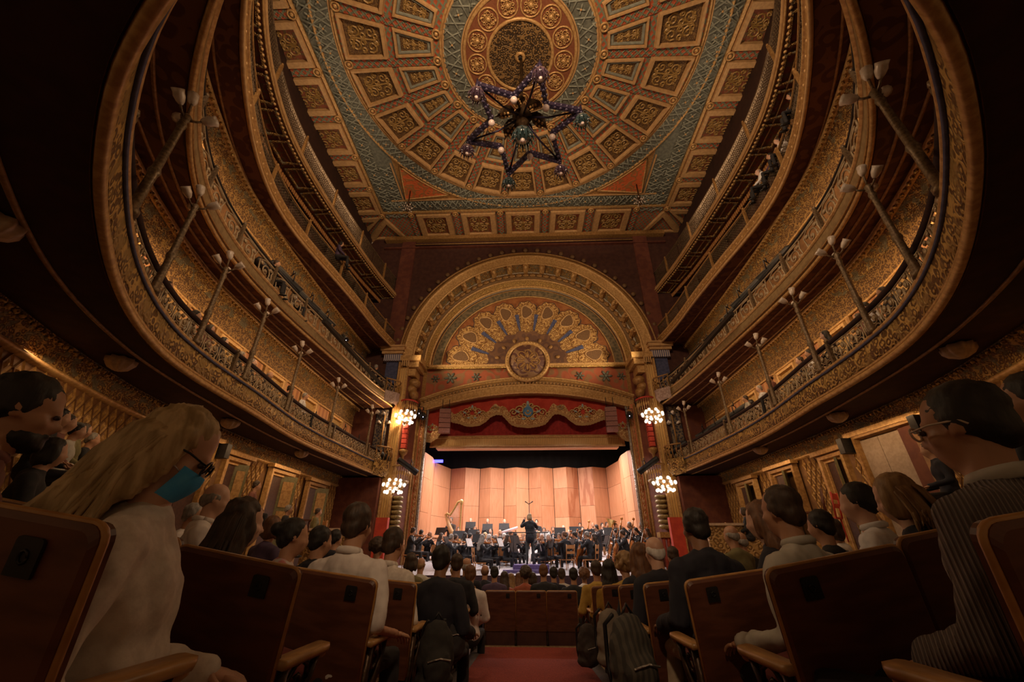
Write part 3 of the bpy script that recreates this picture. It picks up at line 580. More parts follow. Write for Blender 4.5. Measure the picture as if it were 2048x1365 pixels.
# rectangle round the circle: star band, spandrels, border of coffers
XB, YF = 6.42, 14.18
for s in (-1, 1):
    C('star_band_straight', MB().box(s * 6.2 - .66, s * 6.2 + .66, 1, 14.13, -.008, 0), TEAL, (0, 0, CZ))
    for k in range(18):
        y = 1.6 + k * .74
        C('star_ornament', sm2, TEAL_L, (s * 6.5, y, CZ - .01), pi / 2)
        if y > 11.6: C('star_ornament', sm2, TEAL_L, (s * 5.95, y, CZ - .01), pi / 2)
    C('band_molding', MB().box(s * 6.87 - .05, s * 6.87 + .05, 1, 14.6, -.08, 0), GOLD, (0, 0, CZ)); C('band_molding', MB().box(s * 5.62 - .03, s * 5.62 + .03, 11.4, 13.45, -.06, 0), CREAM, (0, 0, CZ))
    sp_ = MB(); P_ = [(s * (6.44) * sin(a), CY + 6.44 * cos(a)) for a in [radians(28 + 3.4 * i) for i in range(10)]] + [(s * 5.85, 11.4), (s * 5.85, 13.35), (s * 3.2, 13.35)]
    P_ = [(s * 6.68 * sin(radians(b)), CY + 6.68 * cos(radians(b))) for b in [31 + 2.35 * i for i in range(10)]] + [(s * 5.5, 13.38)]
    sp_.prism(P_, -.03, -.05); C('spandrel', sp_, ORANGE, (0, 0, CZ))
    e_ = MB(); e_.tube([(x, y, -.05) for x, y in P_ + P_[:1]], .04, 5); C('spandrel_molding', e_, GOLD, (0, 0, CZ))
C('star_band_straight', MB().box(-6.3, 6.3, 13.5, 14.12, -.022, 0), TEAL, (0, 0, CZ))
for k in range(17): C('star_ornament', sm2, TEAL_L, (-5.92 + k * .74, 13.81, CZ - .02), 0)
C('band_molding', MB().box(-6.85, 6.85, 14.14, 14.24, -.09, 0), GOLD, (0, 0, CZ)); C('band_molding', MB().box(-6.2, 6.2, 13.44, 13.49, -.06, 0), CREAM, (0, 0, CZ))
bf = MB(); bf.frame([(-.86, -.78), (.86, -.78), (.86, .78), (-.86, .78)], [(-.56, -.6), (.56, -.6), (.56, .6), (-.56, .6)], 0, -.14, .1); bf = bf.mesh('coffer')
bi = MB(); bi.smooth = False; bi.add([(-.57, -.61, -.02), (.57, -.61, -.02), (.57, .61, -.02), (-.57, .61, -.02)], [(0, 1, 2, 3)]); s_ = scroll_relief(1.05, 1.1, 11, .032, -.035); bi.mi = 1; bi.add(s_.v, s_.f); bi = bi.mesh('coffer_field', (FIELD_R, SCR))
br = MB(); br.smooth = False; br.box(-.12, .12, -.8, .8, -.06, 0)
for i in range(8):
    for s in (-1, 1): br.tube([(-s * .11, -.75 + i * .19, -.07), (s * .11, -.56 + i * .19, -.07)], .018, 4)
br = br.mesh('lattice_rib')
C('border_ground', MB().box(-6.9, 6.9, 14.2, 16.2, -.01, 0), WEAVE, (0, 0, CZ))
for k in range(-2, 3):
    o = C('coffer', bf, CREAM, (k * 2.2, 15.12, CZ - .01)); ob('coffer_field', bi, FIELD_R, o)
for k in range(6):
    x = -5.5 + k * 2.2; C('lattice_rib', br, WEAVE, (x, 15.12, CZ - .01)); C('rosette', ros, GOLD, (x, 14.36, CZ - .1))
for s in (-1, 1):
    C('border_ground', MB().box(7.75 - .85, 7.75 + .85, 1, 16.2, -.012, 0) if s > 0 else MB().box(-8.6, -6.9, 1, 16.2, -.012, 0), WEAVE, (0, 0, CZ))
    for k in range(7):
        y = 3.45 + k * 1.68
        o = C('coffer', bf, CREAM, (s * 7.7, y, CZ - .01), pi / 2 * s, sc=(.8, .95, 1)); ob('coffer_field', bi, FIELD_R, o)
        C('lattice_rib', br, WEAVE, (s * 7.7, y + .84, CZ - .01), pi / 2 * s); C('rosette', ros, GOLD, (s * 6.98, y + .84, CZ - .1))
    for q, (a, b) in enumerate((((6.95, 14.5), (8.4, 16.1)),)):
        m = MB(); m.frame([(s * 6.98, 14.4), (s * 8.5, 14.5), (s * 8.5, 15.9)], [(s * 7.5, 14.75), (s * 8.3, 14.75), (s * 8.3, 15.4)], -.01, -.13, .12); C('corner_coffer', m, CREAM, (0, 0, CZ))
        m = MB(); m.frame([(s * 6.85, 14.5), (s * 8.35, 16.1), (s * 6.1, 16.1)], [(s * 6.9, 14.95), (s * 7.7, 15.9), (s * 6.4, 15.9)], -.01, -.13, .12); C('corner_coffer', m, CREAM, (0, 0, CZ))
# ------------------------------------------------------------------ proscenium wall
AX, AZ = 0.1, 7.5
def arcpts(r, y, n=56, a0=0, a1=pi, kx=1.0, cz=AZ): return [(AX + r * kx * cos(a0 + (a1 - a0) * i / n), y, cz + r * sin(a0 + (a1 - a0) * i / n)) for i in range(n + 1)]
fw = MB(); fw.smooth = False
out = []
for i in range(57):
    a = pi * i / 56; c, s_ = cos(a), sin(a); t = min(8.2 / max(abs(c), 1e-6), 7.05 / max(s_, 1e-6)); out.append((AX + t * c, 16.0, AZ + t * s_))
fw.rings([arcpts(5.55, 16.0), out], False)
for s in (-1, 1): fw.add([(s * 8.2, 16, -2.6), (s * 5.5, 16, -2.6), (s * 5.5, 16, AZ), (s * 8.2, 16, AZ)], [(0, 1, 2, 3)])
wfr = ob('wall_front', fw, MAROON_D, kind='structure')
F = lambda nm, mb, m, loc=None, parent=None, **k: ob(nm, mb, m, parent or wfr, loc, **k)
def band(nm, r0, y0, r1, y1, m, kx0=1.0, kx1=1.0, n=56):
    F(nm, MB().rings([arcpts(r0, y0, n, kx=kx0), arcpts(r1, y1, n, kx=kx1)], False), m)
def bandrod(nm, r, y, t, m, kx=1.0): F(nm, MB().tube(arcpts(r, y, kx=kx), t, 6), m)
F('cornice', MB().box(-7.2, 7.2, 15.72, 16, 14.2, 14.42), GOLD_D); F('cornice', MB().box(-7.2, 7.2, 15.85, 16, 13.75, 13.82), MAROON)
F('cornice_rail', MB().tube([(-5.6, 15.85, 13.95), (5.6, 15.85, 13.95)], .03, 6), GOLD)
for s in (-1, 1): F('corner_pilaster', MB().box(s * 5.95 - .35, s * 5.95 + .35, 15.9, 16, AZ + .6, 14.2), MAROON)
kn = MB().ell((0, 0, 0), (.12, .09, .12), 8, 5).mesh('knob')
for i in range(31):
    a = pi * (i + .5) / 31; F('knob', kn, mat('umber_knob', (.13, .07, .03), (.17, .09, .035), .6), (AX + 5.98 * cos(a), 15.95, AZ + 5.98 * sin(a)))
band('arch_band', 5.86, 15.98, 5.55, 15.9, GOLD_D); bandrod('arch_molding', 5.75, 15.9, .05, GOLD_D)
band('arch_band', 5.5, 15.82, 5.08, 15.86, GOLD); bandrod('arch_molding', 5.5, 15.84, .07, GOLD); bandrod('arch_molding', 5.08, 15.88, .05, GOLD)
band('arch_soffit', 5.08, 15.88, 4.98, 16.45, GOLD_F, 1, 1.02)
bk = MB(); bk.box(-.11, .11, -.25, .3, -.1, .0); bk.box(-.13, .13, -.3, .3, -.02, .06); bk.ell((0, -.2, -.12), (.1, .14, .12), 8, 5); bk = bk.mesh('bracket')
for i in range(19):
    a = pi * (i + .5) / 19; o = F('bracket', bk, GOLD, (AX + 5.02 * cos(a), 16.15, AZ + 5.02 * sin(a)), rot=(0, pi / 2 - a, 0))
sh = MB()
for k in range(5): a = pi * (k + .5) / 5; sh.ell((.07 * cos(a), 0, .1 * sin(a)), (.05, .07, .1), 6, 4, Matrix.Rotation(pi / 2 - a, 4, 'Y'))
sh = sh.mesh('shell_ornament')
band('arch_band', 4.92, 16.45, 4.62, 16.6, mat('umber_plaster', (.14, .07, .02), (.2, .11, .035), .6), 1.02, 1.03)
for i in range(45):
    a = pi * (i + .5) / 45; F('shell_ornament', sh, GOLD_D, (AX + 4.88 * cos(a), 16.45, AZ + 4.74 * sin(a)), rot=(0, pi / 2 - a, 0))
band('arch_soffit', 4.62, 16.6, 4.5, 17.0, GOLD_B, 1.03, 1.03); bandrod('arch_molding', 4.62, 16.6, .05, GOLD, 1.03); bandrod('arch_molding', 4.47, 17.0, .06, GOLD, 1.03)
TYM = mat('burnt_orange_plaster', (.26, .085, .025), (.32, .12, .035), .7, 0, 'noise', 5, .1)
m = MB(); m.smooth = False; m.add([(AX, 17.25, AZ - .1)] + arcpts(4.5, 17.25, kx=1.03) , [(0, i, i + 1) for i in range(1, 57)]); tym = F('tympanum', m, TYM)
band('tympanum_border', 4.4, 17.2, 4.0, 17.2, mat('grey_green_border', (.11, .09, .05), (.2, .15, .08), .7, 0, 'leaf', 7, .4), 1.03, 1.03); bandrod('tympanum_molding', 3.98, 17.19, .03, GOLD, 1.03); bandrod('tympanum_molding', 4.4, 17.19, .03, GOLD_D, 1.03)
# peacock fan
FANC = (AX, AZ + .05)
GFAN = mat('gilded_fan_scrolls', (.22, .1, .03), (.56, .34, .12), .5, .2, 'lace', 11, .7, th=.42); DKP = mat('brown_plum_plaster', (.11, .05, .03), (.16, .075, .035), .7, 0, 'lace', 3, .3)
Y2 = Matrix(((1, 0, 0, 0), (0, 0, 1, 0), (0, 1, 0, 0), (0, 0, 0, 1)))
def blob(cx, cy, w, h, n=40, lob=9, amp=.07): return [(cx + w * cos(2 * pi * k / n) * (1 + amp * cos(lob * 2 * pi * k / n)), cy + h * sin(2 * pi * k / n) * (1 + amp * cos(lob * 2 * pi * k / n))) for k in range(n)]
def upr(poly, y0, y1, mbx=None):
    mbx = mbx or MB(); mbx.M = Matrix(((1, 0, 0, 0), (0, 0, -1, 0), (0, 1, 0, 0), (0, 0, 0, 1))); mbx.prism(poly, y0, y1); return mbx
lobe_ = upr(blob(0, 2.95, .54, .66), .0, .07); lobe_.tube([(x, y, .07) for x, y in blob(0, 2.95, .52, .64) + blob(0, 2.95, .52, .64)[:1]], .03, 4); lobe_.prism([(-.34, 1.75), (.34, 1.75), (.42, 2.5), (-.42, 2.5)], 0, .05)
rimr = MB(); rimr.M = XZ; rimr.prism(blob(0, 2.95, .6, .72), 0, .03); rimr = rimr.mesh('lobe_outline')
lobe_ = lobe_.mesh('peacock_lobe'); eye = upr(blob(0, 2.98, .26, .34, 24, 3, .12), .07, .1).mesh('lobe_eye'); eyer = MB(); eyer.M = XZ; eyer.tube([(x, y, .1) for x, y in blob(0, 2.98, .27, .36, 24, 3, .12) + blob(0, 2.98, .27, .36, 24, 3, .12)[:1]], .03, 4); eyer = eyer.mesh('lobe_eye_rim')
spike = upr([(-.035, 1.95), (.035, 1.95), (.1, 2.85), (-.1, 2.85)], .06, .1).mesh('fan_spike')
for k in range(9):
    a = radians(-80 + 20 * k)
    lo = ob('peacock_lobe', lobe_, GFAN, tym, (FANC[0], 17.24, FANC[1]), rot=(0, a, 0), sc=(1 + .1 * abs(sin(a)), 1, 1 + .08 * abs(sin(a))))
    ob('lobe_outline', rimr, mat('dark_outline', (.07, .045, .04), (.09, .06, .05), .7), tym, (FANC[0], 17.245, FANC[1]), rot=(0, a, 0), sc=(1 + .1 * abs(sin(a)), 1, 1 + .08 * abs(sin(a))))
    ob('lobe_eye', eye, mat('umber_eye', (.12, .06, .025), (.17, .09, .035), .7), tym, (FANC[0], 17.24, FANC[1]), rot=(0, a, 0), sc=(1, 1, 1 + .08 * abs(sin(a)))); ob('lobe_eye_rim', eyer, CREAM, tym, (FANC[0], 17.24, FANC[1]), rot=(0, a, 0), sc=(1, 1, 1 + .08 * abs(sin(a))))
    if k < 8: ob('fan_spike', spike, BLUEP, tym, (FANC[0], 17.22, FANC[1]), rot=(0, a + radians(10), 0))
ob('fan_disc', upr([(1.95 * (1 + .04 * cos(18 * b)) * cos(b), 1.85 * (1 + .04 * cos(18 * b)) * sin(b)) for b in [pi * i / 72 for i in range(73)]], .05, .1), DKP, tym, (FANC[0], 17.23, FANC[1]))
for k in range(7):
    a = radians(-72 + 24 * k); ob('fan_stud', MB().ell((0, 0, 0), (.09, .04, .12), 8, 5), GOLD_D, tym, (FANC[0] + 1.5 * sin(a), 17.12, FANC[1] + 1.45 * cos(a)), rot=(0, a, 0))
# base of the tympanum, spandrel panel, segmental arch
F('tympanum_base', MB().box(-4.72, 4.85, 17.0, 17.25, AZ - .02, AZ + .12), GOLD); F('tympanum_base_bead', MB().tube([(-4.7, 16.99, AZ - .06), (4.8, 16.99, AZ - .06)], .05, 6), GOLD_B)
zt_ = lambda x: 6.89 - .95 * (x / 4.79) ** 2; zb_ = lambda x: 6.22 - .78 * (x / 4.7) ** 2
X_ = [-4.95 + 9.9 * i / 40 for i in range(41)]
F('spandrel_panel', MB().rings([[(x + AX, 17.2, AZ) for x in X_], [(x + AX, 17.2, zt_(x) - .05) for x in X_]], False), mat('orange_red_floral_plaster', (.34, .085, .035), (.24, .12, .05), .7, 0, 'lace', 2.6, .6, th=.6))
for x_, r_ in ((-3.6, .3), (-2.4, .22), (2.4, .22), (3.6, .3), (-4.3, .2), (4.3, .2)):
    m = MB(); m.M = XZ
    for k in range(6): b = k * pi / 3; m.ell((r_ * .6 * cos(b), r_ * .6 * sin(b), 0), (r_ * .45, r_ * .22, .04), 6, 4, Matrix.Rotation(b, 4, 'Z'))
    m.ell((0, 0, 0), (r_ * .3, r_ * .3, .07), 8, 4); F('flower_relief', m, TEAL, (x_ + AX, 17.17, AZ - .38 - .03 * abs(x_)))
for f0, f1, ya, yb, mm in ((0, .16, 16.92, 16.98, GOLD), (.16, .24, 16.98, 17.02, GOLD_D), (.24, .5, 17.03, 17.03, mat('dusky_plaster', (.22, .13, .05), (.3, .18, .07), .6)), (.5, .62, 16.98, 17.02, GOLD), (.62, 1, 17.02, 17.12, GOLD)):
    q = lambda x, f: zt_(x) + (zb_(x) - zt_(x)) * f
    F('segment_arch_band', MB().rings([[(x + AX, ya, q(x, f0)) for x in X_], [(x + AX, yb, q(x, f1)) for x in X_]], False), mm)
F('segment_arch_soffit', MB().rings([[(x + AX, 17.12, zb_(x)) for x in X_], [(x + AX, 17.9, zb_(x) - .02) for x in X_]], False), GOLD_D)
for f, r in ((0, .05), (.5, .035), (1, .045)): F('segment_arch_molding', MB().tube([(x + AX, 16.95 if f == 0 else 17.0 if f < 1 else 17.1, zt_(x) + (zb_(x) - zt_(x)) * f) for x in X_], r, 6), GOLD)
bd = MB().ell((0, 0, 0), (.07, .06, .075), 8, 5).mesh('bead')
for i in range(62): x = -4.8 + 9.6 * i / 61; F('bead', bd, GOLD_D, (x + AX, 17.0, zt_(x) + (zb_(x) - zt_(x)) * .37))
# medallion
md = MB(); md.M = XZ; md.lathe([(1.02, 0), (1.04, .12), (.98, .2), (.9, .2), (.86, .12), (.84, .1)], 40); mo = F('medallion', md, GOLD, (AX, 16.95, 7.68))
m = MB(); m.M = XZ; m.lathe([(.85, .1), (.84, .13), (.02, .16)], 40); ob('medallion_field', m, mat('plum_rosette', (.12, .05, .04), (.26, .15, .08), .6, .1, 'lace', 3.4, .7), mo)
m = MB(); m.M = XZ
for k in range(40): m.ell((.94 * cos(2 * pi * k / 40), .94 * sin(2 * pi * k / 40), .2), (.035, .035, .03), 6, 4)
ob('medallion_bead', m, GOLD_B, mo, kind='stuff')
for k in range(8):
    m = MB(); m.M = XZ @ Matrix.Rotation(k * pi / 4, 4, 'Z'); m.tube([(x, y, .15) for x, y in spiral((.42, 0), .24, .04, pi, 1.1, 14)], .025, 4); m.ell((.3, 0, .15), (.2, .06, .03), 6, 4); ob('medallion_petal', m, GOLD_D, mo)
# ------------------------------------------------------------------ proscenium sides
JAMB = mat('red_jamb_with_silver_loops', (.5, .15, .06), (.56, .19, .08), .6, 0, 'noise', 6)
REDBR = mat('red_brown_niche', (.13, .035, .02), (.18, .05, .025), .7, 0, 'noise', 5)
for s in (-1, 1):
    sx = lambda x: s * x
    bx = lambda a, b, y0, y1, z0, z1: MB().box(min(s * a, s * b), max(s * a, s * b), y0, y1, z0, z1)
    F('column_strip', bx(5.2, 5.52, 15.9, 16.02, -2.0, 7.25), mat('gilded_lattice_column', (.2, .09, .03), (.6, .36, .11), .45, .25, 'weave', 4.5, .7, th=.62))
    F('column_edge', bx(5.5, 5.58, 15.86, 16.0, -2.0, 7.3), GOLD); F('column_edge', bx(5.14, 5.21, 15.86, 16.0, -2.0, 7.2), GOLD)
    F('blue_pilaster', bx(5.62, 6.15, 15.9, 16.0, 5.6, 7.3), BLUEP); F('blue_pilaster', bx(5.75, 6.2, 15.9, 16.0, 2.9, 5.1), mat('blue_black_patterned', (.03, .03, .05), (.2, .15, .1), .6, 0, 'leaf', 12, .3))
    F('dark_niche', bx(6.25, 7.2, 15.93, 16.0, 2.9, 5.15), MAROON); F('box_partition', bx(5.6, 7.2, 15.6, 15.95, -1.9, 2.35), MAROON)
    cp = bx(5.35, 6.4, 15.6, 16.05, 7.75, 7.9); cp.box(min(s * 5.4, s * 6.35), max(s * 5.4, s * 6.35), 15.68, 16.05, 7.62, 7.75); cp.box(min(s * 5.32, s * 6.45), max(s * 5.32, s * 6.45), 15.55, 16.05, 7.9, 7.98); cap_ = F('capital', cp, CREAM)
    ob('capital_band', bx(5.45, 6.25, 15.76, 16.05, 7.3, 7.62), mat('blue_white_muqarnas', (.1, .11, .2), (.5, .42, .4), .6, 0, 'rib', 3.5, .6), cap_)
    # impost block carrying the arch
    im = bx(4.6, 5.5, 15.75, 17.0, 7.3, 7.55); im.box(min(s * 4.7, s * 5.4), max(s * 4.7, s * 5.4), 15.9, 16.9, 7.05, 7.3); im.box(min(s * 4.85, s * 5.25), max(s * 4.85, s * 5.25), 16.05, 16.85, 6.7, 7.05); F('impost', im, GOLD)
    for q in range(4): F('impost_tooth', bx(5.08 + q * .09, 5.13 + q * .09, 15.7, 15.75, 7.02, 7.28), CREAM)
    for q, (a, zz) in enumerate(((4.95, 6.45), (5.05, 6.15), (4.9, 5.9))): F('corbel', MB().ell((s * a, 16.4, zz), (.3 - q * .05, .3, .22), 8, 6), GOLD_D)
    F('splay_wall', MB().rings([[(s * 5.2, 16.0, z), (s * 4.75, 17.0, z)] for z in (-1.2, 7.3)], False), REDBR)
    F('arch_side', MB().rings([[(s * 4.75, 17.0, z), (s * 4.6, 17.25, z)] for z in (5.2, 7.6)], False), GOLD_D)
    # jamb beside the stage: rope edges, loops
    F('jamb', MB().rings([[(s * 4.78, 16.95, z), (s * 4.42, 17.2, z)] for z in (-.9, 5.6)], False), JAMB)
    for a, yy, mm, r in ((4.79, 16.93, GOLD, .06), (4.7, 16.97, GOLD_D, .035), (4.42, 17.18, SILV, .06), (4.5, 17.1, GOLD, .03)): F('jamb_molding', MB().tube([(s * a, yy, -.9), (s * a, yy, 5.55)], r, 8), mm)
    lp = MB(); lp.M = XZ; lp.tube([(x, y, 0) for x, y in blob(0, 0, .085, .13, 14, 2, .1) + blob(0, 0, .085, .13, 14, 2, .1)[:1]], .018, 4); lp.ell((0, -.02, 0), (.035, .07, .02), 6, 4); lp = lp.mesh('loop_ornament')
    for k in range(24): F('loop_ornament', lp, CREAM, (s * 4.6, 17.03, -.7 + k * .26), rot=(0, 0, s * .6))
    # mini balconies with corbels
    for zf in (4.98, 2.3):
        e = empty('stage_box', (s * 5.0, 16.2, zf), 0, 'small bow-fronted gilt box beside the stage, %s, %s one' % ('right' if s > 0 else 'left', 'upper' if zf > 3 else 'lower'), 'stage box', 'gilt boxes beside the stage')
        m = MB(); R = [[(.34 * q * cos(b), -.46 * q * sin(b) + .05, z) for b in [pi * k / 12 for k in range(13)]] for z, q in ((-.42, .25), (-.25, .55), (-.12, .92), (-.06, 1.05), (0, 1.05), (0, 1))]
        m.rings(R, False); ob('box_base', m, GOLD_F, e)
        m = MB()
        for k in range(13):
            b = pi * k / 12; x, y = .34 * cos(b), -.46 * sin(b) + .05; m.tube([(x, y, 0), (x, y, .5)], .016, 4); m.ell((x, y, .26), (.045, .045, .11), 6, 4)
        put(ob('box_baluster', m, GOLD, e), kind='stuff')
        ob('box_rail', MB().tube([(.36 * cos(b), -.48 * sin(b) + .05, .52) for b in [pi * k / 12 for k in range(13)]], .035, 6), RED if zf > 3 else GOLD, e)
        m = MB()
        if zf > 3:
            for k in range(5): m.box(-.1, .1, -.12, .1, -.62 - k * .2, -.45 - k * .2)
            ob('red_corbel', m, RED, e); ob('corbel_foot', MB().lathe([(.1, -1.45), (.2, -1.5), (.17, -1.62), (.06, -1.72), (.05, -2.1)], 8), GOLD_D, e)
        else:
            for k in range(7): m.lathe([(.13, -.7 - k * .17), (.24, -.63 - k * .17), (.2, -.56 - k * .17)], 10)
            ob('ribbed_corbel', m, mat('green_gold_corbel', (.2, .14, .05), (.34, .25, .1), .5, .2, 'noise', 20, .3), e); ob('corbel_cap', MB().box(-.3, .3, -.25, .15, -2.0, -1.82), GOLD_D, e)
            for k in (-1, 0, 1): ob('red_column', MB().lathe([(.06, -3.0), (.06, -2.1), (.09, -2.0)], 8, (k * .16, -.1, 0)), mat('red_column_paint', (.3, .05, .03), (.38, .07, .04), .5), e)
def ordinal(n):
    u = 'first second third fourth fifth sixth seventh eighth ninth tenth eleventh twelfth thirteenth fourteenth fifteenth sixteenth seventeenth eighteenth nineteenth twentieth'.split()
    return u[n] if n < 20 else 'twenty-' + u[n - 20]
# ------------------------------------------------------------------ picture ray helper: where a thing of the photo stands at a given depth
_fw = Vector((-sin(YAW) * cos(PITCH), cos(YAW) * cos(PITCH), sin(PITCH))); _rt = Vector((cos(YAW), sin(YAW), 0)); _up = _rt.cross(_fw)
def ray(px, py): return _fw + _rt * ((px - 1024) / FPX) + _up * ((682.5 - py) / FPX)
def at_y(px, py, y): d = ray(px, py); return d * (y / d.y)
def at_z(px, py, z): d = ray(px, py); return d * (z / d.z)
def at_h(px, py, h, size=.25): return ray(px, py) * (FPX * size * 1.05 / h)
# ------------------------------------------------------------------ stage
SZ = lambda y: -.72 + .11 * (y - 15.8)
STAGEF = mat('pale_stage_floor', (.42, .40, .42), (.52, .5, .52), .45, 0, 'wood', 4, .05, (8, .7, 1))
ob('floor_stage', MB().rings([[(x, y, SZ(y)) for x in (-5.4, -2, 2, 5.4)] for y in (14.95, 17, 20, 23)], False), STAGEF, kind='structure')
ob('wall_stage_front', MB().box(-5.4, 5.4, 14.9, 14.98, -2.3, SZ(14.95)), mat('dark_purple_stage_front', (.05, .03, .07), (.07, .04, .09), .6), kind='structure')
SHELLS = [mat('pink_tan_plywood', (.52, .24, .12), (.58, .28, .15), .5, 0, 'wood', 5, .05, (3, 3, .4)), mat('pale_plywood', (.55, .27, .14), (.61, .31, .17), .5, 0, 'wood', 4, .05, (3, 3, .4)), mat('darker_plywood', (.47, .205, .10), (.53, .245, .125), .5, 0, 'wood', 6, .05, (3, 3, .4))]
ws = empty('wall_stage_shell', (0, 22, 0), 0, kind='structure')
bx_ = [-4.14, -3.3, -2.55, -1.96, -1.25, -.59, .07, .71, 1.38, 2.09, 2.71, 3.45, 4.23]
pl = [(-4.95, 16.95), (-4.78, 17.7), (-4.55, 18.1), (-4.47, 19.2), (-4.62, 20.5)] + [(x, 22.0 if i % 2 else 22.4) for i, x in enumerate(bx_)] + [(4.5, 20.4), (4.36, 19.1), (4.45, 18.1), (4.7, 17.7), (4.95, 16.95)]
joints = [-.2, 1.35, 2.75, 3.8]
for i, (a, b) in enumerate(zip(pl, pl[1:])):
    A, B = Vector(a), Vector(b); t = (B - A); n_ = Vector((-t.y, t.x)).normalized() * .05
    jj = joints if i % 3 else [-.2, 1.9, 3.8]
    for j, (z0, z1) in enumerate(zip(jj, jj[1:])):
        q = t.normalized() * (.02 if i % 2 else .008); m = MB(); P_ = [A + q, B - q, B - q + n_, A + q + n_]; m.prism([(p.x, p.y) for p in P_], z0 + .005, z1 - .005)
        ob('shell_panel', m, SHELLS[i % 3 if j != 1 else (i + (i % 4 == 1)) % 3] if i not in (14, 15) or j < 1 else mat('reddish_plywood', (.4, .15, .07), (.55, .26, .14), .5, 0, 'wood', 1.6, .05, (3, 3, .6), .5, .05), ws, (0, -22, 0))
ob('shell_backing', MB().rings([[(p[0] * 1.012, p[1] + .06, z) for p in pl] for z in (-.2, 3.75)], False), BLACK, ws, (0, -22, 0))
DRAPE = mat('black_stage_drape', (.003, .003, .004), (.006, .006, .008), 1)
for k, (y, z0) in enumerate(((18.4, 4.0), (19.9, 4.3), (21.3, 4.55), (22.9, 3.2))):
    m = MB(); m.rings([[(-6 + .15 * i, y + .04 * sin(i * 1.9), z) for i in range(81)] for z in (z0, 6.2)], False)
    ob('stage_border', m, DRAPE, label='black border drape above the stage, ' + ['nearest the audience', 'second from the front', 'third from the front', 'behind the wooden shell'][k], cat='drape', group='black stage borders')
ob('lighting_pipe', MB().tube([(-4.2, 19.0, 4.12), (4.2, 19.0, 4.12)], .03, 6), BLACK, label='thin black lighting pipe hanging over the orchestra', cat='pipe')
# gold bulkhead, red curtain, valance
bh = empty('stage_bulkhead', (0, 17.95, 4.0), 0, 'gold fringed bulkhead across the top of stage opening', 'bulkhead'); Q = lambda nm, m, mm, e=bh, l=(0, -17.95, -4.0), **k: ob(nm, m, mm, e, l, **k)
Q('fringed_band', MB().rings([[(x, 17.92 - .1 * (1 - (x / 4.4) ** 2), z) for x in [-4.35 + .145 * i for i in range(61)]] for z in (4.02, 4.36)], False), mat('gold_fringe', (.42, .24, .08), (.6, .37, .14), .6, .1, 'rib', 4, .3, (1, 1, .05)))
for z, r, mm in ((4.38, .035, GOLD), (4.44, .03, CREAM), (4.0, .04, CREAM)): Q('bulkhead_molding', MB().tube([(x, 17.9 - .1 * (1 - (x / 4.4) ** 2), z) for x in [-4.35 + .29 * i for i in range(31)]], r, 6), mm)
m = MB().box(-4.05, 4.05, 17.86, 18.3, 3.9, 4.0); Q('bulkhead_lip', m, mat('salmon_lip', (.5, .28, .16), (.56, .32, .19), .6))
CURT = mat('crimson_curtain', (.26, .012, .014), (.34, .02, .02), .85, 0, 'noise', 8, .0, sheen=.3)
m = MB(); m.rings([[(-4.7 + .06 * i, 18.0 + .025 * sin(i * .9) + .015 * sin(i * 2.3), z) for i in range(158)] for z in (4.35, 6.4)], False)
ob('house_curtain', m, CURT, label='plain crimson curtain hanging behind the gilt scalloped valance', cat='curtain')
vb = [(-4.85, 4.12), (-4.57, 4.16), (-4.23, 4.1), (-3.95, 4.3), (-3.8, 4.5), (-3.7, 5.05), (-3.62, 5.12), (-3.3, 5.0), (-3.0, 4.93), (-2.7, 4.82), (-2.42, 4.80), (-2.1, 4.84), (-1.8, 5.03), (-1.6, 5.22), (-1.34, 5.34), (-1.1, 5.32), (-.9, 5.1), (-.7, 4.88), (-.42, 4.77), (.06, 4.72), (.54, 4.77), (.85, 4.88), (1.05, 5.1), (1.25, 5.32), (1.5, 5.34), (1.75, 5.22), (1.92, 5.03), (2.2, 4.84), (2.5, 4.80), (2.8, 4.83), (3.1, 4.93), (3.35, 5.02), (3.65, 5.1), (3.75, 5.0), (3.88, 4.5), (4.05, 4.3), (4.3, 4.1), (4.58, 4.08), (4.85, 4.1)]
def lerp_tab(T, x):
    for (a, p), (b, q) in zip(T, T[1:]):
        if x <= b: return p + (q - p) * (max(x, a) - a) / (b - a)
    return T[-1][1]
va = empty('valance', (0, 17.5, 5.2), 0, 'red valance with gold scalloped edge and blue central badge above stage', 'valance'); V = lambda nm, m, mm, **k: ob(nm, m, mm, va, (0, -17.5, -5.2), **k)
xs_ = [-4.85 + 9.7 * i / 150 for i in range(151)]; vy = lambda x: 17.5 + .02 * sin(x * 9)
V('valance_cloth', MB().rings([[(x, vy(x), lerp_tab(vb, x) + .04) for x in xs_], [(x, vy(x), zb_(x) + .25) for x in xs_], [(x, vy(x) + .03, zb_(x) + .25) for x in xs_]], False), mat('scarlet_valance', (.40, .035, .02), (.48, .05, .03), .8, 0, 'noise', 5))
V('gold_border', MB().rings([[(x, vy(x) - .03, lerp_tab(vb, x) + .06) for x in xs_], [(x, vy(x) - .05, lerp_tab(vb, x) + .16) for x in xs_], [(x, vy(x) - .02, lerp_tab(vb, x) + .46 + .07 * sin(x * 12)) for x in xs_]], False), mat('gold_embroidery', (.34, .15, .05), (.58, .38, .16), .6, .1, 'lace', 9, .6))
V('fringe', MB().rings([[(x, vy(x) - .04, lerp_tab(vb, x) - .03 + .015 * sin(x * 50)) for x in xs_], [(x, vy(x) - .05, lerp_tab(vb, x) + .1) for x in xs_]], False), mat('gold_tassel_fringe', (.32, .18, .07), (.5, .32, .14), .7, 0, 'rib', 9, .5))
GEM = mat('gold_appliqué', (.45, .27, .1), (.6, .4, .17), .6, .1, 'noise', 20); PALEB = mat('pale_blue_embroidery', (.28, .36, .38), (.38, .46, .46), .7)
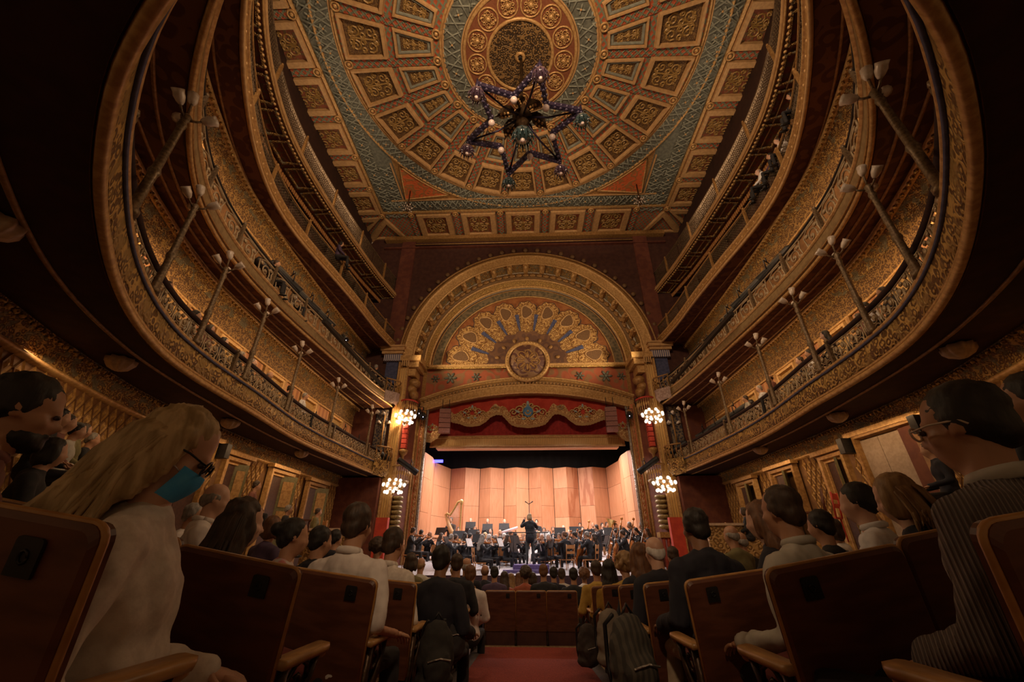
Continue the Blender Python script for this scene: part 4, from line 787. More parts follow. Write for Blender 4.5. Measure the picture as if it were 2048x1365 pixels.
def motif(cx, cz, s, blue):
    m = MB(); m.M = Matrix.Translation((cx, 17.44, cz)) @ XZ
    for q in (-1, 1):
        for (a, b, r, t) in ((.34, .1, .2, 1), (.34, -.16, .17, -1), (.62, 0, .16, 1), (.16, .3, .13, -1), (.16, -.32, .12, 1), (.85, -.1, .12, -1)): m.tube([(q * x * s, y * s, 0) for x, y in spiral((a, b), r, .03, 0, 1.3, 12, t)], .035 * s, 5)
    for k in range(9): b = pi * 2 * k / 9; m.ell((.2 * s * cos(b), .25 * s * sin(b), 0), (.1 * s, .05 * s, .03), 6, 4, Matrix.Rotation(b, 4, 'Z'))
    V('gold_motif', m, GEM)
    for (a, b, p, q, r) in [(k * .45, .02 / s, .13, .05, k * .5) for k in (-1, 1)] + [(k * .2, -.3, .1, .05, 0) for k in (-1, 1)] + [(0, .38, .07, .12, 0)]:
        m = MB(); m.M = Matrix.Translation((cx, 17.43, cz)) @ XZ; m.ell((a * s, b * s, .02), (p * s, q * s, .02), 8, 4, Matrix.Rotation(r, 4, 'Z')); V('pale_motif', m, PALEB)
    if blue:
        m = MB(); m.M = Matrix.Translation((cx, 17.42, cz)) @ XZ; m.lathe([(.24, 0), (.22, .05), (.02, .06)], 20); m.prism([(-.14, .16), (.14, .16), (0, .36)], 0, .05); V('blue_badge', m, mat('bright_blue_badge', (.08, .22, .42), (.1, .26, .5), .6))
        m = MB(); m.M = Matrix.Translation((cx, 17.41, cz)) @ XZ; m.tube([(.13 * cos(b), .13 * sin(b) - .02, .05) for b in [pi + pi * k / 10 for k in range(11)]], .03, 5); m.ell((0, .02, .05), (.06, .05, .03), 8, 4); V('badge_crescent', m, GEM)
motif(.08, 5.42, 1.05, True); motif(-2.45, 5.4, .75, False); motif(2.55, 5.4, .75, False); motif(-4.2, 4.75, .38, False); motif(4.25, 4.75, .38, False); motif(-1.4, 5.62, .25, False); motif(1.55, 5.62, .25, False)
# loudspeakers
SPK = mat('red_lit_grey_cabinet', (.2, .075, .06), (.26, .1, .08), .6)  # red tint of the light put into the grey cabinet colour
for s, x0, x1 in ((-1, -3.82, -3.3), (1, 3.42, 3.92)):
    e = empty('loudspeaker', ((x0 + x1) / 2, 16.95, 5.4), -.12 * s, 'hanging array of five red-lit loudspeaker cabinets, %s of the valance' % ('left' if s < 0 else 'right'), 'loudspeaker', 'hanging loudspeakers')
    for k in range(5): ob('cabinet', MB().box(-.24, .24, -.2, .2, -.2 * (k + 1) + .008, -.2 * k - .004), SPK, e, (0, .015 * k * k * .3, 0), rot=(.02 * k, 0, 0))
    ob('rigging', MB().box(-.2, .2, -.1, .1, .0, .05).tube([(-.15, 0, .05), (-.15, 0, .5)], .015, 5).tube([(.15, 0, .05), (.15, 0, .5)], .015, 5), BLACK, e)
# stage lights
LEDM = glow('led_white_blue', (.5, .58, 1), 7); BLUEL = glow('led_blue', (.03, .03, 1), 3)
can = MB(); can.M = XZ; can.lathe([(.06, -.22), (.09, -.2), (.09, .0), (.105, .1), (.1, .1)], 12); can = can.mesh('lamp_housing'); len_ = MB(); len_.M = XZ; len_.lathe([(.085, .085), (.08, .095), (.01, .1)], 12); len_ = len_.mesh('lens')
yok = MB(); yok.tube([(-.11, 0, 0), (-.11, 0, .2), (.11, 0, .2), (.11, 0, 0)], .012, 4); yok.tube([(0, 0, .2), (0, 0, .3)], .015, 4); yok = yok.mesh('yoke')
def lamp_at(p, tgt, label, group, lens=None, sc=1.0, long=False):
    dv = Vector(tgt) - p; rz = atan2(dv.y, dv.x) + pi / 2; tilt = atan2(dv.z, hypot(dv.x, dv.y))
    e = empty('stage_light', p, rz, label, 'spotlight', group, sc=sc)
    ob('lamp_housing', can, BLACK, e, rot=(-tilt, 0, 0), sc=(1, 2.4, 1) if long else None); ob('yoke', yok, BLACK, e)
    if lens: ob('lens', len_, lens, e, rot=(-tilt, 0, 0))
for k, q in enumerate(((830, 820), (838, 826), (846, 833))): lamp_at(at_y(*q, 16.6), (-2, 8, 0), 'glowing blue-white spotlight beside left loudspeaker, %s of three' % ['top', 'middle', 'bottom'][k], 'spotlights beside left loudspeaker', LEDM, 1.35)
for k, q in enumerate(((1277, 809), (1259, 831))): lamp_at(at_y(*q, 16.6), (2, 8, 0), 'glowing blue-white spotlight beside right loudspeaker, %s of two' % ['upper', 'lower'][k], 'spotlights beside right loudspeaker', LEDM, 1.35)
o = ob('blue_floodlight', MB().box(-.22, .22, -.05, .05, -.06, .06), BLUEL, None, at_y(877, 923, 20.3), label='small vivid blue floodlight above the left of wooden shell', cat='floodlight')
for s, nm, pts in ((-1, 'left', [(555, 560), (581, 566), (619, 608), (651, 640), (690, 678), (704, 700), (722, 719), (751, 752)]), (1, 'right', [(1539, 541), (1484, 599), (1460, 631), (1416, 683), (1400, 699), (1384, 719), (1357, 747)])):
    for k, q in enumerate(pts):
        lit = k >= (4 if s < 0 else 3); p = at_z(*q, 6.42) if True else 0
        lamp_at(p, (0, 9.5, -.5) if lit else (0, 19, .5), '%s spotlight clamped on %s second balcony rail, %s along from the back' % ('lit blue-white' if lit else 'dark unlit', nm, ordinal(k)), 'spotlights on the second balcony', LEDM if lit else None, 1.35 if not lit else 1.0, not lit)
for nm, pts in (('left', [(628, 845), (688, 868), (716, 888), (772, 915), (822, 938)]), ('right', [(1471, 828), (1433, 851), (1408, 868), (1347, 903), (1290, 936)])):
    for k, q in enumerate(pts):
        p = at_z(*q, 3.62) if k < 3 else at_y(*q, 15.9)
        lamp_at(p, (0, 19, -.3), 'long black profile spotlight along %s lowest balcony rail, %s from the back' % (nm, ordinal(k)), 'profile spotlights on the lowest balcony', None, 1.2, True)
for s, nm in ((-1, 'left'), (1, 'right')):
    ob('cable_tray', MB().box(-.05, .05, -2.6, 2.6, -.05, .05), BLACK, None, (s * 5.72, 12.2, 5.72), label='dark cable tray along the %s rail of second balcony' % nm, cat='cable tray', group='cable trays')
# sconces with clusters of bulbs
BULB = glow('lit_globe', (1, .78, .56), .42)
bulb = MB().ell((0, 0, 0), (.062, .062, .062), 10, 6).mesh('bulb')
for q, nm in (((810, 838), 'upper left'), ((787, 977), 'lower left'), ((1306, 835), 'upper right'), ((1330, 973), 'lower right')):
    p = at_y(*q, 15.62); e = empty('chandelier', p, 0, 'blazing cluster of round bulbs under the %s stage box' % nm, 'chandelier', 'bulb clusters under the stage boxes')
    ob('frame', MB().lathe([(.03, .75), (.05, .35), (.2, .22), (.24, .18), (.1, .1), (.05, -.2), (.02, -.25)], 10), GOLD, e)
    for r, n_, z, ph in ((.4, 10, .12, 0), (.3, 8, -.14, .3), (.22, 5, .28, .2), (.13, 4, -.02, .6)):
        for k in range(n_): b = 2 * pi * k / n_ + ph; ob('bulb', bulb, BULB, e, (r * cos(b), r * sin(b) * .9, z))
    m = MB()
    for k in range(10): b = 2 * pi * k / 10; m.tube([(.05 * cos(b), .05 * sin(b), 0), (.25 * cos(b), .22 * sin(b), -.05), (.4 * cos(b), .36 * sin(b), .1)], .012, 4)
    put(ob('arms', m, GOLD, e), kind='stuff')
for s, nm in ((-1, 'left'), (1, 'right')):          # small cream candelabra between box and balcony
    p = at_y(768 if s < 0 else 1346, 845, 15.85); e = empty('wall_candelabra', p, 0, 'small unlit cream candelabra on blue pilaster, %s of the stage' % nm, 'wall lamp', 'unlit candelabra')
    ob('stem', MB().lathe([(.04, -1.0), (.03, -.3), (.05, -.2), (.025, .0), (.03, .3)], 8), GOLD_D, e)
    for k in range(5): m = MB(); tulip(m, (.14 * cos(k * 1.25), .14 * sin(k * 1.25), -.05 if k < 4 else .3), (cos(k), sin(k), .6), .06); ob('glass_shade', m, FROST, e)
# ------------------------------------------------------------------ star chandelier
CR = Vector((0.03, 7.5, 11.0)); IND = mat('indigo_enamel', (.016, .013, .04), (.04, .028, .06), .4, .3, 'noise', 18, .2); BRZ = mat('dark_bronze', (.05, .03, .015), (.1, .06, .03), .4, .6, 'noise', 12, .2)
GL_V = glass('violet_glass', (.12, .075, .12), .2, .5); GL_T = glass('teal_glass', (.06, .11, .12), .2, .5); MILK = mat('milk_glass', (.62, .5, .46), (.7, .57, .52), .2)
ch = empty('star_chandelier', CR, 0, 'large six-pointed star chandelier of indigo metal hanging from painted ceiling', 'chandelier')
tips = [Vector((1.72 * sin(radians(-16 + 60 * k)), 1.72 * cos(radians(-16 + 60 * k)), 0)) for k in range(6)]; inn = [Vector((.92 * sin(radians(14 + 60 * k)), .92 * cos(radians(14 + 60 * k)), 0)) for k in range(6)]
for k in range(6):
    for a, b in ((tips[k], inn[k]), (inn[k], tips[(k + 1) % 6])):
        m = MB(); t = b - a; L_ = t.length; u = t.normalized(); v = Vector((-u.y, u.x, 0))
        m.prism([tuple((a + v * w_)[:2]) for w_ in (-.055, .055)] + [tuple((b + v * w_)[:2]) for w_ in (.055, -.055)], -.07, .09)
        for i in range(10): p = a + u * L_ * (i + .5) / 10; m.ell((p.x, p.y, .1), (.035, .035, .05), 5, 3)
        o = ob('star_arm', m, IND, ch); m = MB()
        for i in range(6): p = a + u * L_ * (i + .5) / 6; m.ell((p.x, p.y, -.08), (.05, .05, .015), 8, 3)
        for s in (-1, 1):
            for i in range(6): p = a + u * L_ * (i + .5) / 6 + v * s * .058; m.ell((p.x, p.y, 0), (.04, .04, .04), 6, 3)
        ob('arm_medallion', m, mat('pale_violet_enamel', (.05, .04, .075), (.09, .07, .12), .4), o, kind='stuff')
    ob('milk_globe', MB().ell((*inn[k][:2], -.17), (.1, .1, .1), 14, 8), MILK, ch)
    m = MB(); T_ = tips[k]; m.tube([(T_.x, T_.y, .25), (T_.x, T_.y, -.12)], [.03, .05], 6); m.tube([(T_.x * .98, T_.y * .98, 0), (T_.x * .45, T_.y * .45, .1), (0, 0, .45)], .03, 6); ob('lamp_bracket', m, IND, ch)
def glasslamp(p, s, m_):
    m = MB(); m.lathe([(.05 * s, .22 * s), (.12 * s, .16 * s), (.19 * s, .06 * s), (.2 * s, -.03 * s), (.13 * s, -.1 * s), (.05 * s, -.13 * s)], 12, p)
    for r in range(2):
        for k in range(12): b = 2 * pi * k / 12 + r * .25; m.tube([(p[0] + .2 * s * cos(b) * (1 - .2 * r), p[1] + .2 * s * sin(b) * (1 - .2 * r), p[2] - .02 * s), (p[0] + .24 * s * cos(b) * (1 - .3 * r), p[1] + .24 * s * sin(b) * (1 - .3 * r), p[2] - .17 * s)], [.022 * s, .006 * s], 4)
    o = ob('glass_lamp', m, m_, ch); ob('lamp_bulb', MB().ell((p[0], p[1], p[2] - .13 * s), (.05 * s, .05 * s, .05 * s), 10, 6), MILK, o)
for k in range(6): glasslamp((tips[k].x, tips[k].y, -.42), 1.0, GL_T if k in (0, 2) else GL_V)
glasslamp((0, 0, -.42), 1.45, GL_T)
m = MB(); m.lathe([(.05, 3.6), (.04, 1.0), (.14, .9), (.1, .75), (.22, .6), (.3, .45), (.12, .3), (.2, .15), (.1, -.1), (.14, -.22), (.05, -.3)], 12); ob('central_stem', m, BRZ, ch)
for k in range(6):
    a = radians(14 + 60 * k); m = MB(); m.M = Matrix.Rotation(-a, 4, 'Z'); P_ = []
    m.rings([[(w_ * .22 * q, .25 + .5 * t, .55 - .35 * t + .12 * abs(w_)) for w_ in (-1, -.5, 0, .5, 1)] for t, q in ((0, .2), (.3, .9), (.6, 1), (.85, .7), (1, .1))], False)
    m.tube([(0, .2, .5), (0, .5, .42), (0, .78, .18)], .025, 5); o = ob('bronze_leaf', m, BRZ, ch)
    m = MB(); m.M = Matrix.Rotation(-a, 4, 'Z')
    for i in range(6): m.ell((.06 * (-1) ** i, .4 + .05 * i, .4 - .03 * i), (.04, .04, .04), 6, 4)
    ob('gilt_bud', m, GOLD, o, kind='stuff')
for s in (-1, 1):
    e = empty('crystal_chandelier', (s * 5.15, 12.9, 13.5), 0, 'small crystal chandelier at the %s front corner of painted ceiling' % ('left' if s < 0 else 'right'), 'chandelier', 'corner crystal chandeliers')
    m = MB().lathe([(.03, 1.1), (.025, .3), (.1, .2), (.05, 0), (.08, -.15), (.02, -.22)], 8)
    for k in range(10): b = k * pi / 5; m.tube([(0, 0, .1), (.16 * cos(b), .16 * sin(b), -.02), (.26 * cos(b), .26 * sin(b), .1)], .012, 4)
    ob('stem', m, BRZ, e); m = MB()
    for k in range(26): b = k * 2.4; r = .08 + .2 * (k % 5) / 5; m.ell((r * cos(b), r * sin(b), -.1 + .28 * ((k * 7) % 10) / 10), (.03, .03, .045), 5, 4)
    ob('crystal_drops', m, FROST, e, kind='stuff')
# ------------------------------------------------------------------ people
def voxel(mb, size, it=5, fac=.5, amp=0, freq=20, st=(1, 1, 1), seed=0):
    me = mb.mesh('tmp'); o = bpy.data.objects.new('tmp', me); COL.objects.link(o)
    r = o.modifiers.new('r', 'REMESH'); r.mode = 'VOXEL'; r.voxel_size = size; r.use_smooth_shade = True
    s = o.modifiers.new('s', 'SMOOTH'); s.iterations = it; s.factor = fac
    dg = bpy.context.evaluated_depsgraph_get(); ev = o.evaluated_get(dg); new = bpy.data.meshes.new_from_object(ev)
    bpy.data.objects.remove(o); bpy.data.meshes.remove(me)
    if amp:
        nr = [v.normal.copy() for v in new.vertices]
        for v, n in zip(new.vertices, nr): c = v.co; v.co = c + n * amp * (noise.noise((c.x * freq * st[0] + seed, c.y * freq * st[1], c.z * freq * st[2])) + .4 * noise.noise((c.x * freq * 2.3 * st[0], c.y * freq * 2.3 * st[1] + seed, c.z * freq * 2.3 * st[2])))
    new.polygons.foreach_set('use_smooth', [True] * len(new.polygons)); new.update(); return new
def head_shape(m, H, fem=0):
    M0 = m.M; m.M = M0 @ H; E = lambda *a: m.ell(*a)
    E((0, -.012, .035), (.076, .096, .088), 16, 10); E((0, .03, -.035), (.060 - .004 * fem, .066, .092), 14, 10); E((0, .05, -.1), (.034 - .005 * fem, .036, .028), 10, 7)
    m.capsule([(0, .088, .004), (0, .108, -.03)], [.010, .016], 8); E((0, .102, -.036), (.02, .014, .011), 8, 6)
    E((0, .073, .02), (.052, .024, .013), 10, 6); E((0, .09, -.069), (.026, .013, .007), 10, 6); E((0, .088, -.08), (.022, .012, .007), 10, 6)
    for s in (-1, 1):
        E((s * .042, .058, -.03), (.024, .03, .024), 8, 6); E((s * .077, -.008, -.014), (.010, .021, .032), 8, 6); E((s * .082, -.018, -.005), (.009, .013, .024), 8, 6)
    m.M = M0
def hair_shape(m, H, style, rnd):
    M0 = m.M; m.M = M0 @ H; E = lambda c, r: m.ell(c, r, 14, 9)
    if style in ('short', 'long', 'curly', 'bun', 'bob', 'crop', 'wavy'):
        k = 1.0 if style != 'crop' else .965
        E((0, -.026, .046), (.086 * k, .1 * k, .088 * k)); E((0, -.058, -.02), (.072 * k, .056, .07))
        for s in (-1, 1): E((s * .066, -.02, .01), (.022, .05, .05))
    if style == 'balding':
        E((0, -.066, -.012), (.07, .046, .06))
        for s in (-1, 1): E((s * .064, -.02, .006), (.02, .055, .042))
    if style in ('long', 'wavy'):
        E((0, -.07, -.1), (.098, .055, .13)); E((0, -.085, -.23), (.115, .05, .16)); E((0, -.085, -.36), (.09, .04, .1))
        for s in (-1, 1): E((s * .08, -.01, -.06), (.026, .06, .12)); E((s * .088, -.03, -.2), (.03, .05, .12))
    if style == 'bob':
        E((0, -.045, -.05), (.1, .07, .09))
        for s in (-1, 1): E((s * .08, .01, -.03), (.026, .06, .1))
    if style == 'bun': E((0, -.13, .04), (.048, .045, .048))
    if style == 'curly':
        for k in range(90):
            a, b = rnd.uniform(0, 2 * pi), rnd.uniform(-.6, 1.5); c = (cos(a) * cos(b), sin(a) * cos(b), sin(b))
            if c[1] > .55 and c[2] < .5: continue
            m.ell((c[0] * .105, -.03 + c[1] * .12, .02 + c[2] * .11), (.032, .032, .032), 7, 5)
    m.M = M0
def hand_shape(m, wr, d, up, r=1.0, curl=.5):
    """palm, four unequal curled fingers and a side thumb growing from wrist wr along d"""
    d = Vector(d).normalized(); s = d.cross(Vector(up)).normalized(); u = s.cross(d).normalized(); wr = Vector(wr)
    pc = wr + d * .045 * r; R = Matrix((s, d, u)).transposed().to_4x4(); m.ell(pc, (.04 * r, .052 * r, .017 * r), 10, 7, R)
    for k, L in enumerate((.070, .082, .076, .058)):
        b = wr + d * .085 * r + s * (.029 - .0195 * k) * r; p1 = b + (d * cos(curl * .5) - u * sin(curl * .5)) * L * .45 * r; p2 = p1 + (d * cos(curl * 1.3) - u * sin(curl * 1.3)) * L * .32 * r; p3 = p2 + (d * cos(curl * 2.0) - u * sin(curl * 2.0)) * L * .25 * r
        m.tube([b - d * .02, b, p1, p2, p3], [.009 * r, .009 * r, .0085 * r, .0075 * r, .005 * r], 6)
    b = wr + d * .03 * r + s * .034 * r; p1 = b + (d * .6 + s * .75 - u * .2).normalized() * .035 * r; p2 = p1 + (d * .95 + s * .2 - u * .35).normalized() * .03 * r
    m.tube([b - s * .02, b, p1, p2], [.011 * r, .011 * r, .0095 * r, .006 * r], 6)
ARMS = {  # (elbow, wrist) for right then left, in the figure's own frame relative to the shoulder centre
    'lap': (((.25, .06, -.27), (.09, .27, -.36)), ((-.25, .06, -.27), (-.09, .27, -.36))),
    'rest': (((.27, -.02, -.28), (.24, .24, -.34)), ((-.27, -.02, -.28), (-.24, .24, -.34))),
    'violin': (((.34, .14, -.16), (.16, .36, -.02)), ((-.22, .2, -.22), (-.27, .42, .0))),
    'pizz': (((.27, .1, -.27), (.16, .32, -.3)), ((-.22, .2, -.22), (-.27, .42, .0))),
    'cello': (((.33, .16, -.2), (.22, .42, -.42)), ((-.3, .18, -.16), (-.12, .26, .02))),
    'bass': (((.32, .15, -.22), (.2, .4, -.34)), ((-.32, .2, -.1), (-.16, .34, .12))),
    'wind': (((.25, .14, -.24), (.04, .3, -.16)), ((-.25, .14, -.24), (-.03, .33, -.06))),
    'conduct': (((.3, .22, -.12), (.13, .33, .1)), ((-.3, .24, -.08), (-.2, .34, .13))),
    'down': (((.24, -.02, -.28), (.22, .12, -.52)), ((-.24, -.02, -.28), (-.22, .12, -.52))),
    'lean': (((.24, .2, -.26), (.06, .36, -.2)), ((-.24, .2, -.26), (-.06, .36, -.2))),
}
FIG = {}
def figure(key, sit=True, arms='lap', lean=0.0, hyaw=0.0, hpitch=0.0, hair='short', fem=0, vox=.02, wide=1.0, jacket=False, sleeve=1.0, hand=True, hroll=0, seed=1, legs=True):
    if key in FIG: return FIG[key]
    rnd = random.Random(seed); hip = Vector((0, 0, .54 if sit else .93)); D = Vector((0, sin(lean), cos(lean))); shc = hip + D * .47; nb = hip + D * .54 + Vector((0, .01, 0)); hc = nb + D * .09 + Vector((0, .03, .09))
    H = Matrix.Translation(hc) @ Matrix.Rotation(hyaw, 4, 'Z') @ Matrix.Rotation(-hpitch, 4, 'X') @ Matrix.Rotation(hroll, 4, 'Y')
    sw = (.185 - .02 * fem) * wide
    RB = Matrix.Rotation(-lean, 4, 'X')
    sh = [shc + Vector((sw, 0, 0)), shc + Vector((-sw, 0, 0))]; A = ARMS[arms]; el = [shc + Vector(A[i][0]) * (1, 1)[i] for i in (0, 1)]; wrs = [shc + Vector(A[i][1]) for i in (0, 1)]
    kn = [Vector((s * .11, .44 if sit else .02, .52 if sit else .5)) for s in (1, -1)]; an = [Vector((s * .12, .46 if sit else -.01, .09)) for s in (1, -1)]
    def torso(m, g):
        m.ell(hip + D * .02, ((.165 + g) * wide, .125 + g, .13 + g), 14, 9); m.ell(hip + D * .18, ((.150 + g) * wide, .115 + g, .17), 14, 9, RB)
        m.ell(hip + D * .34, ((.165 - .012 * fem + g) * wide, .118 + g, .17 + g * .5), 14, 9, RB)
        m.capsule([shc + Vector((-sw * .86, 0, -.015)), shc + Vector((0, -.01, .02)), shc + Vector((sw * .86, 0, -.015))], [.062 + g, .08 + g, .062 + g], 10)
        m.capsule([shc + Vector((-sw * .5, -.005, .02)), nb - D * .01, shc + Vector((sw * .5, -.005, .02))], [.045 + g, .06 + g, .045 + g], 8)
    m = MB(); head_shape(m, H, fem); m.capsule([hc + Vector((0, -.02, -.06)), nb - D * .06], [.055 - .006 * fem, .062 - .006 * fem], 10); torso(m, -.02)
    for i in (0, 1): m.capsule([sh[i], el[i], wrs[i]], [.045, .036, .026], 8)
    if legs:
        for i in (0, 1): m.capsule([hip + Vector(((.09, -.09)[i], 0, -.02)), kn[i], an[i]], [.07, .05, .035], 8)
    body = voxel(m, vox, 3)
    if hand:
        m = MB(); m.v = [tuple(v.co) for v in body.vertices]; m.f = [tuple(p.vertices) for p in body.polygons]; m.m = [0] * len(m.f); m.sm = [True] * len(m.f)
        for i in (0, 1): hand_shape(m, wrs[i], wrs[i] - el[i], (0, 0, 1) if arms != 'conduct' else (0, 1, 0), 1.0)
        body = m.mesh('body')
    f = {'body': body, 'head': hc, 'H': H, 'sh': sh, 'wr': wrs, 'el': el, 'nb': nb, 'D': D, 'shc': shc}
    m = MB(); torso(m, .014 if not jacket else .024)
    if jacket: m.ell(hip + Vector((0, -.02, -.06)), (.185 * wide, .15, .16), 14, 9)
    for i in (0, 1):
        w2 = el[i].lerp(wrs[i], sleeve) if sleeve > 0 else sh[i].lerp(el[i], 1 + sleeve)
        g = .012 if not jacket else .018
        m.capsule([sh[i] + Vector((0, 0, -.01)), el[i], w2] if sleeve > 0 else [sh[i] + Vector((0, 0, -.01)), w2], [.058 + g, .048 + g, .036 + g] if sleeve > 0 else [.06 + g, .056 + g], 10)
    f['top'] = voxel(m, vox, 4, amp=.016 if vox < .017 else .012, freq=13 if vox < .017 else 9, st=(1, 1, .55), seed=seed)
    if legs:
        m = MB(); m.ell(hip + Vector((0, 0, -.03)), (.17 * wide, .135, .12), 14, 9)
        for i in (0, 1): m.capsule([hip + Vector(((.09, -.09)[i], .02, -.03)), kn[i], an[i] + Vector((0, 0, .03))], [.088, .068, .055], 10)
        f['trousers'] = voxel(m, vox, 3, amp=.006, freq=10)
        m = MB()
        for i in (0, 1): m.ell(an[i] + Vector((0, .06, -.045)), (.045, .13, .042), 10, 7)
        f['shoes'] = m.mesh('shoes')
    if hair != 'bald':
        m = MB(); hair_shape(m, H, hair, rnd)
        f['hair'] = voxel(m, min(vox, .016), 2, amp=.012 if hair in ('long', 'wavy', 'curly') else .006, freq=45 if hair != 'long' else 60, st=(1, 1, .25 if hair in ('long', 'wavy', 'bob') else .8), seed=seed)
    m = MB(); m.tube([nb + Vector((.062 * cos(a), .06 * sin(a) - .012, .028 - .012 * sin(a))) for a in [2 * pi * k / 14 for k in range(15)]], .022, 6); f['collar'] = m.mesh('collar')
    m = MB(); m.ell(shc + D * -.1 + Vector((0, .108, 0)), (.05, .04, .15), 10, 7, RB); m.ell(nb + Vector((0, .045, .01)), (.05, .03, .03), 8, 5); f['shirt_front'] = m.mesh('shirt_front')
    m = MB()
    for s in (-1, 1): m.ell(nb + Vector((s * .03, .085, .0)), (.032, .012, .018), 6, 4)
    f['bow_tie'] = m.mesh('bow_tie'); FIG[key] = f; return f
SKIN = [mat('tan_skin', (.42, .22, .13), (.47, .25, .15), .5, 0, 'noise', 10), mat('fair_skin', (.58, .34, .24), (.62, .38, .27), .5, 0, 'noise', 10), mat('brown_skin', (.26, .13, .075), (.3, .155, .09), .5, 0, 'noise', 10)]
HAIR = {k: mat(k + '_hair', a, b, .6, 0, 'noise', 30, .3, (1, 1, .2)) for k, a, b in (('black', (.008, .006, .005), (.02, .015, .012)), ('dark_brown', (.03, .017, .01), (.06, .033, .018)), ('auburn', (.1, .04, .018), (.17, .075, .03)), ('golden_brown', (.2, .11, .045), (.33, .2, .085)), ('blonde', (.34, .22, .11), (.5, .35, .19)), ('grey', (.2, .18, .16), (.34, .31, .28)), ('white', (.5, .47, .44), (.66, .63, .6)), ('ash_blonde', (.36, .25, .12), (.62, .46, .26)))}
def cloth(name, a, b=None, rough=.85, **k): return mat(name + '_cloth', a, b or tuple(x * 1.25 for x in a), rough, 0, k.pop('pat', 'noise'), k.pop('scale', 14), k.pop('bump', .05), **k)
TAIL = cloth('black_tailcoat', (.010, .010, .013), (.018, .018, .022)); WSHIRT = cloth('white_shirt', (.62, .6, .6)); DTROU = cloth('dark_trouser', (.015, .013, .014)); SHOE = mat('black_shoe', (.01, .01, .01), rough=.3)
def person(f, loc, yaw, label, skin, hairm, top, trousers=None, sc=1.0, group=None, topname='shirt', extra=(), collar=None, name='person'):
    e = empty(name, loc, yaw, label, 'person', group, sc=sc)
    ob('body', f['body'], skin, e); ob(topname, f['top'], top, e)
    if 'trousers' in f: ob('trousers', f['trousers'], trousers or DTROU, e); ob('shoes', f['shoes'], SHOE, e)
    if 'hair' in f and hairm: ob('hair', f['hair'], hairm, e)
    if collar: ob('collar', f['collar'], collar, e)
    for nm, m in extra: ob(nm, f[nm], m, e)
    return e
def seat_head(f, P, yaw, sc=1.0):
    """base position that puts the figure's head centre at P"""
    h = f['head'] * sc; return Vector((P[0] - (h.x * cos(yaw) - h.y * sin(yaw)), P[1] - (h.x * sin(yaw) + h.y * cos(yaw)), P[2] - h.z))
# ------------------------------------------------------------------ instruments (each built once, with parts)
def outline(L, w, n=28):
    P = []
    for k in range(n):
        a = 2 * pi * k / n; x = .5 - .5 * cos(a); r = (.42 + .1 * (x - .0)) if False else 0
        ww = w * (abs(sin(a)) ** .75) * (1.0 - .28 * math.exp(-((x - .52) / .13) ** 2)) * (.86 if x > .55 else 1.0)
        P.append((x * L, ww * .5 * (1 if sin(a) >= 0 else -1)))
    return P
VARN = mat('amber_varnish', (.34, .10, .02), (.48, .17, .04), .25, 0, 'wood', 9, 0, (1, 6, 6)); VARN_O = mat('orange_varnish', (.5, .19, .04), (.6, .26, .07), .25, 0, 'wood', 9, 0, (6, 6, 1)); EBON = mat('ebony', (.012, .01, .01), rough=.3)
def fiddle(s, endpin=0):
    b = MB(); b.prism(outline(.36 * s, .21 * s), 0, .035 * s); b.prism(outline(.36 * s, .2 * s), .035 * s, .045 * s, .06)
    n = MB(); n.tube([(.33 * s, 0, .045 * s), (.5 * s, 0, .05 * s), (.57 * s, 0, .045 * s)], [.014 * s, .011 * s, .009 * s], 6); n.ell((.59 * s, 0, .04 * s), (.02 * s, .012 * s, .02 * s), 8, 5)
    for k in range(4): n.tube([(.53 * s + .012 * k * s, -.03 * s, .045 * s), (.53 * s + .012 * k * s, .03 * s, .045 * s)], .004 * s, 4)
    g = MB(); g.prism([(.2 * s, -.014 * s), (.2 * s, .014 * s), (.5 * s, .011 * s), (.5 * s, -.011 * s)], .055 * s, .064 * s); g.prism([(.02 * s, -.02 * s), (.02 * s, .02 * s), (.1 * s, .012 * s), (.1 * s, -.012 * s)], .05 * s, .06 * s)
    br = MB(); br.box(.155 * s, .165 * s, -.028 * s, .028 * s, .045 * s, .075 * s)
    for k in range(4): br.tube([(.1 * s, (-.012 + .008 * k) * s, .06 * s), (.16 * s, (-.012 + .008 * k) * s, .077 * s), (.5 * s, (-.006 + .004 * k) * s, .066 * s)], .0016 * s, 3)
    if endpin: g.tube([(0, 0, .02 * s), (-endpin, 0, .02 * s)], .006, 5)
    return [('sound_body', b.mesh('sound_body'), None), ('neck', n.mesh('neck'), None), ('fingerboard', g.mesh('fingerboard'), EBON), ('strings', br.mesh('strings'), mat('pale_string', (.6, .5, .4), rough=.4))]
VIOLIN, CELLO, BASS = fiddle(1.0), fiddle(2.05, .3), fiddle(3.0, .12)
bow_ = MB(); bow_.tube([(0, 0, 0), (.35, 0, .008), (.74, 0, .0)], .005, 5); bow_.box(.0, .03, -.005, .005, -.025, 0); BOWS = bow_.mesh('bow_stick'); bh_ = MB(); bh_.box(.02, .73, -.005, .005, -.024, -.02); BOWH = bh_.mesh('bow_hair'); BOWM = mat('bow_wood', (.25, .1, .04), rough=.4); HORSE = mat('bow_hair_white', (.7, .66, .6), rough=.6)
def frame_of(p, q, roll=(0, 0, 1)):
    x = (Vector(q) - Vector(p)).normalized(); z = Vector(roll); z = (z - x * z.dot(x)).normalized(); y = z.cross(x); return Matrix.Translation(p) @ Matrix((x, y, z)).transposed().to_4x4()
def hold(parts, name, label, cat, group, Mw, mats, kind=None):
    e = empty(name, (0, 0, 0), 0, label, cat, group); e.matrix_basis = Mw
    for nm, me, mm in parts: ob(nm, me, mm or mats, e)
    return e
def figM(loc, yaw, sc=1.0): return Matrix.Translation(loc) @ Matrix.Rotation(yaw, 4, 'Z') @ Matrix.Scale(sc, 4)
